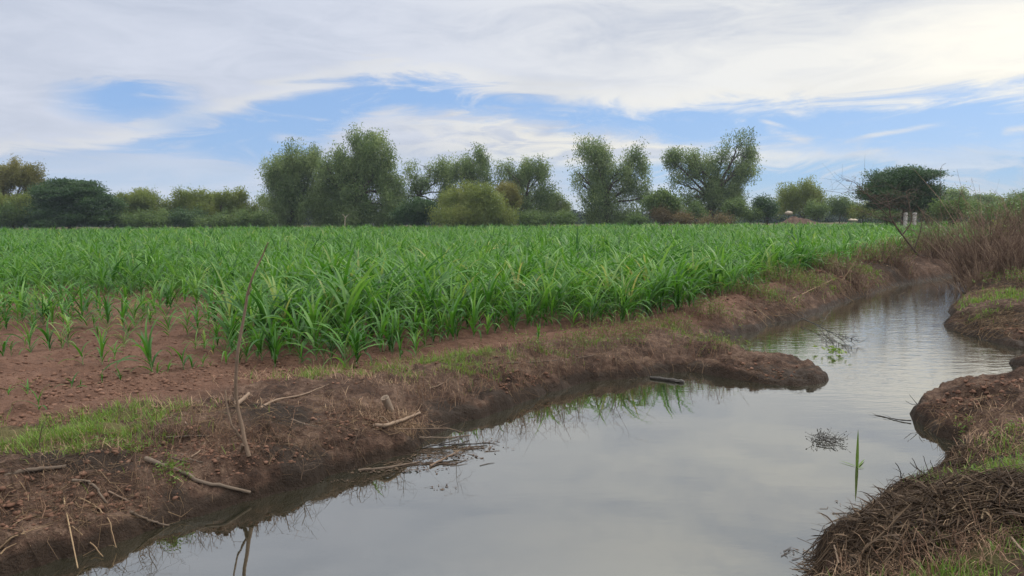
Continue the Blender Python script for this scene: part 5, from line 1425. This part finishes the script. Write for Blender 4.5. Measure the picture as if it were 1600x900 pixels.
    # floating tuft of twigs
    c = at_z(1290, 688, 0); mb = MB(); n = 75; g = np.random.default_rng(8)
    S = c + np.column_stack([g.normal(0, .075, n), g.normal(0, .07, n), g.uniform(0, .03, n)])
    d = g.normal(0, 1, (n, 3)); d[:, 2] = np.abs(d[:, 2]) * .8; d /= np.linalg.norm(d, axis=1, keepdims=True)
    L = g.uniform(.03, .12, n)[:, None]; E = S + d * L; E[:, 2] = np.clip(E[:, 2], .003, .09)
    batch_tubes(mb, np.stack([S, (S + E) / 2 + g.normal(0, .008, (n, 3)), E], 1), np.stack([np.full(n, .003), np.full(n, .0026), np.full(n, .0012)], 1), 3, np.clip(g.normal(.3, .15, n), 0, 1))
    leaf_quads(mb, E, d, g.uniform(.015, .035, n), g.uniform(.008, .016, n), np.clip(g.normal(.3, .15, n), 0, 1))
    for a, b2 in (((1298, 693, .02), (1307, 690, .05)), ((1301, 692, .03), (1304, 704, .0)), ((1275, 694, .01), (1298, 697, .015))):
        add_tube(mb, smooth_path([at_z(*a), at_z(*b2)], 4), np.linspace(.007, .004, 5), 5, .2)
    o = mb.build('twig_tuft', CHAR, None, False, c); o.location = c; tag(o, 'tangled dark twig tuft floating near the reed blade', 'twigs')
    # forked twig standing in the shallows
    b = at_z(1416, 775, -.02)
    upright('forked_twig', 'bare twig', 'black forked twig standing in shallow water by the debris heap',
            [([(1416, 777), (1418, 757), (1408, 748), (1407, 737), (1400, 723)], .007, .003), ([(1418, 757), (1427, 751), (1437, 740), (1431, 727), (1426, 716)], .006, .0025), ([(1434, 733), (1427, 728), (1422, 722)], .004, .002),
             ([(1436, 743), (1437, 756), (1439, 770)], .004, .003), ([(1420, 760), (1426, 768), (1432, 775)], .004, .003), ([(1408, 746), (1413, 739)], .003, .002), ([(1416, 760), (1408, 766)], .003, .002)], CHAR, .4, None, b[1], b)
    b = gp(1464, 745)
    upright('forked_twig', 'bare twig', 'thin dark twig leaning from the right bank grass over the water',
            [([(1466, 748), (1452, 737), (1446, 724), (1443, 712)], .005, .002), ([(1462, 743), (1458, 732), (1454, 719)], .004, .002), ([(1460, 747), (1449, 744), (1442, 752)], .004, .002)], CHAR, .4, None, b[1], b)
    # twiggy branch with green leaves lying in the channel
    c = at_z(1300, 530, 0); mb = MB(); g = np.random.default_rng(4)
    for pts, r in [([(1252, 497, .10), (1275, 507, .10), (1292, 517, .06), (1301, 536, .01)], .014), ([(1292, 517, .07), (1312, 524, .08), (1335, 538, .02)], .010), ([(1280, 510, .1), (1288, 500, .22), (1296, 488, .32)], .007),
                   ([(1275, 507, .10), (1290, 525, .03), (1291, 543, .0)], .008), ([(1300, 520, .06), (1318, 534, .04), (1327, 552, .0)], .008), ([(1300, 524, .05), (1304, 540, .03), (1312, 551, .0)], .006), ([(1312, 524, .08), (1330, 528, .10), (1341, 536, .04)], .005)]:
        p = smooth_path([at_z(*q) for q in pts], 10, .006, int(g.integers(999)))
        add_tube(mb, p, np.linspace(r, r * .4, len(p)), 5, .35)
        for k in range(9):
            i = int(g.integers(3, len(p))); d = g.normal(0, 1, 3); d[2] = abs(d[2]) * .5; d /= np.linalg.norm(d); L = g.uniform(.06, .26)
            q = np.array([p[i], p[i] + d * L * .5 + g.normal(0, .02, 3), p[i] + d * L]); q[:, 2] = np.maximum(q[:, 2], -.02)
            add_tube(mb, q, np.array([.004, .003, .0015]), 4, .3, False)
    root = mb.build('snagged_branch', CHAR, None, False, c); root.location = c; tag(root, 'dark twiggy branch with a few green leaves snagged in the far channel', 'branch')
    lm = MB(); q = at_z(1302, 551, .03); n = 38
    C = q + np.column_stack([g.normal(0, .10, n), g.normal(0, .20, n), g.uniform(0, .07, n)]); d = g.normal(0, 1, (n, 3)); d[:, 2] = np.abs(d[:, 2]) * .3
    leaf_quads(lm, C, d, g.uniform(.07, .14, n), g.uniform(.03, .055, n), np.clip(g.normal(.65, .15, n), 0, 1)); lm.build('leaves', WEED, root, False, c)
    # tuft at the tip of the right mound
    b = gp(1436, 634)
    upright('dead_stem', 'dead stem', 'forked dark twig at the tip of the right soil mound', [([(1439, 636), (1430, 628), (1421, 616)], .005, .002), ([(1434, 631), (1425, 632), (1415, 626)], .004, .002), ([(1437, 633), (1440, 622), (1447, 618)], .004, .002)], CHAR, .4, None, b[1], b)
    water_stick('floating_twig', 'twig', 'wet twig trailing into the water from the right mound', [(1424, 657, .02), (1405, 656, .01), (1385, 652, .005), (1367, 648, .003)], .009, .003, CHAR, .001, .4, None, 3, 9)
    # --- pale sticks in the heap
    GP = 'pale sticks in the dark debris heap'
    for pts, r, lab in [([(1561, 795), (1560, 765), (1562, 743)], .008, 'pale upright stick on top of the debris heap'), ([(1563, 765), (1580, 785), (1592, 802)], .006, 'tan stick slanting right on top of the debris heap'),
                        ([(1310, 894), (1306, 876), (1303, 862)], .007, 'short pale stick leaning at the low left end of the debris heap'), ([(1440, 825), (1470, 818), (1498, 808)], .006, 'long tan stick lying across the middle of the debris heap'),
                        ([(1424, 795), (1455, 802), (1480, 812)], .004, 'thin tan stem along the upper left of the debris heap'), ([(1578, 848), (1592, 866), (1606, 882)], .007, 'thick tan stick at the right edge of the debris heap'),
                        ([(1442, 778), (1446, 790)], .008, 'short bleached stick end at the top left of the debris heap'), ([(1470, 787), (1480, 792), (1492, 795)], .006, 'crooked bleached root below the right bank grass')]:
        ground_stick('pale_stick', 'stick', lab, pts, r, r * .7, WOOD, 5, .001, .85, GP)
    # crushed bottle with a red cap
    b = gp(1391, 832, .022); e = gp(1412, 826, .03); ax = (e - b); ax /= np.linalg.norm(ax)
    root = tag(empty('plastic_bottle', b), 'crushed bluish clear plastic bottle with red cap in the debris heap', 'bottle')
    mb = MB(); ts = .8 * np.array([0, .004, .03, .05, .062, .08, .095, .105, .112]); rs = .62 * np.array([.010, .026, .028, .020, .024, .027, .018, .012, .011])
    V, Fq = tube(b + ax * ts[:, None], rs, 14); V += np.random.default_rng(2).normal(0, .0016, V.shape); mb.add(V, Fq, .6)
    m, nt = new_mat('blue_plastic'); k = NT(nt); p = k.n('ShaderNodeBsdfPrincipled'); nz = k.noise(None, 30, 3)
    k.l(k.ramp(nz, [(.3, (.07, .10, .14)), (.7, (.17, .21, .25))]), p.inputs['Base Color']); p.inputs['Roughness'].default_value = .3
    o = k.n('ShaderNodeOutputMaterial'); k.l(p.outputs[0], o.inputs[0]); mb.build('body', m, root, True, b)
    mb = MB(); add_tube(mb, b + ax * np.array([.090, .0915, .104, .1055])[:, None], [.0085, .0095, .0095, .0085], 14, .5)
    mb.build('cap', plain_mat('red_plastic', [(0, (.26, .03, .02)), (1, (.40, .06, .04))], .4, .4, 40, 0), root, True, b)
    # --- dry brown bushes along the far right bank
    GB = 'dry brown bushes at the far end of the canal'
    dry_bush('largest dry brown bush at the far end of the canal', 1532, 22.0, .6, 2.8, 360, None, .0085, (-.02, 0), GB, 1)
    dry_bush('dry brown bush cut by the right edge, tallest there', 1592, 26, 1.2, 3.1, 360, None, .009, (0, 0), GB, 2)
    dry_bush('lower tangled dry bush in front at the right edge', 1572, 20.2, .95, 1.45, 300, None, .008, (0, 0), GB, 3, tintm=.55)
    dry_bush('small dry bush left of the largest one, before the maize', 1470, 29.5, .9, 2.3, 240, None, .006, (-.12, 0), GB, 4, tintm=.4)
    dry_bush('sparse straw coloured stems rising from the water edge below the largest bush', 1524, 19.6, .35, .95, 90, None, .006, (0, 0), GB, 5, tintm=.75)
    dry_bush('brown green weedy bush on the far left bank beside the maize', 1330, 21.5, .8, .85, 170, None, .005, (0, 0), GB, 6, tintm=.45, leaves=260)
    dry_bush('small reddish weedy bush on the far left bank nearest the bare tree', 1395, 26, .9, .95, 170, None, .005, (.1, 0), GB, 7, tintm=.4, leaves=220)
    shrub('bright green leafy shrub between the dry bushes at right', 34, 1562, 368, 16, 20, 'olive', 'round', (.16, .09), 9, None, ((1552, 378, 12, 12),))
    # bare leaning tree
    b = at_y(1440, 412, 29.5); b[2] = hz(b[0], b[1])
    bp = to_px(b)
    upright('bare_tree', 'bare tree', 'leafless leaning shrub tree before the dark feathery tree',
            [([(bp[0], bp[1] + 3), (1432, 396), (1423, 384), (1406, 362), (1392, 340), (1390, 324), (1385, 307)], .055, .018), ([(1428, 391), (1437, 366), (1440, 350), (1444, 330)], .032, .012), ([(1410, 367), (1424, 345), (1420, 318), (1416, 300)], .03, .011),
             ([(1393, 342), (1375, 325), (1352, 302), (1335, 285), (1322, 283)], .020, .009), ([(1390, 326), (1368, 312), (1340, 297), (1317, 302)], .016, .008), ([(1396, 348), (1372, 340), (1345, 330)], .02, .009)], GREYWOOD, .45, None, 29.5, b, 110, 12)
    # whip-thin stalks above the bushes
    for pts, lab in (([(1472, 420), (1471, 340), (1469, 308), (1470, 264), (1478, 255)], 'very tall thin whip stalk rising above the dry bushes'), ([(1500, 400), (1497, 330), (1503, 296), (1512, 293), (1521, 299)], 'thin stalk with a hooked tip above the largest dry bush')):
        b = at_y(pts[0][0], pts[0][1], 29.8); b[2] = hz(b[0], b[1]); q = to_px(b)
        upright('whip_stalk', 'stalk', lab, [([(q[0], q[1])] + pts[1:], .011, .006)], GREYWOOD, .4, None, 29.8, b)
    # long leaning canes on the far left bank
    for pts, lab in (([(1238, 470), (1300, 440), (1340, 418)], 'long tan cane lying slantwise on the far left bank'), ([(1316, 438), (1334, 412), (1346, 388)], 'dry cane leaning up beside the far maize edge')):
        ground_stick('dry_cane', 'cane', lab, pts[:2], .013, .008, STRAW, 4, .004, .8, None, 2) if 'lying' in lab else upright('dry_cane', 'cane', lab, [(pts, .012, .006)], STRAW, .7, None, None, gp(*pts[0]))

# ------------------------------------------------------------------ build
build_sky()
build_light_camera()
build_ground()
build_water()
build_haze()
build_maize()
build_trees()
build_banks()
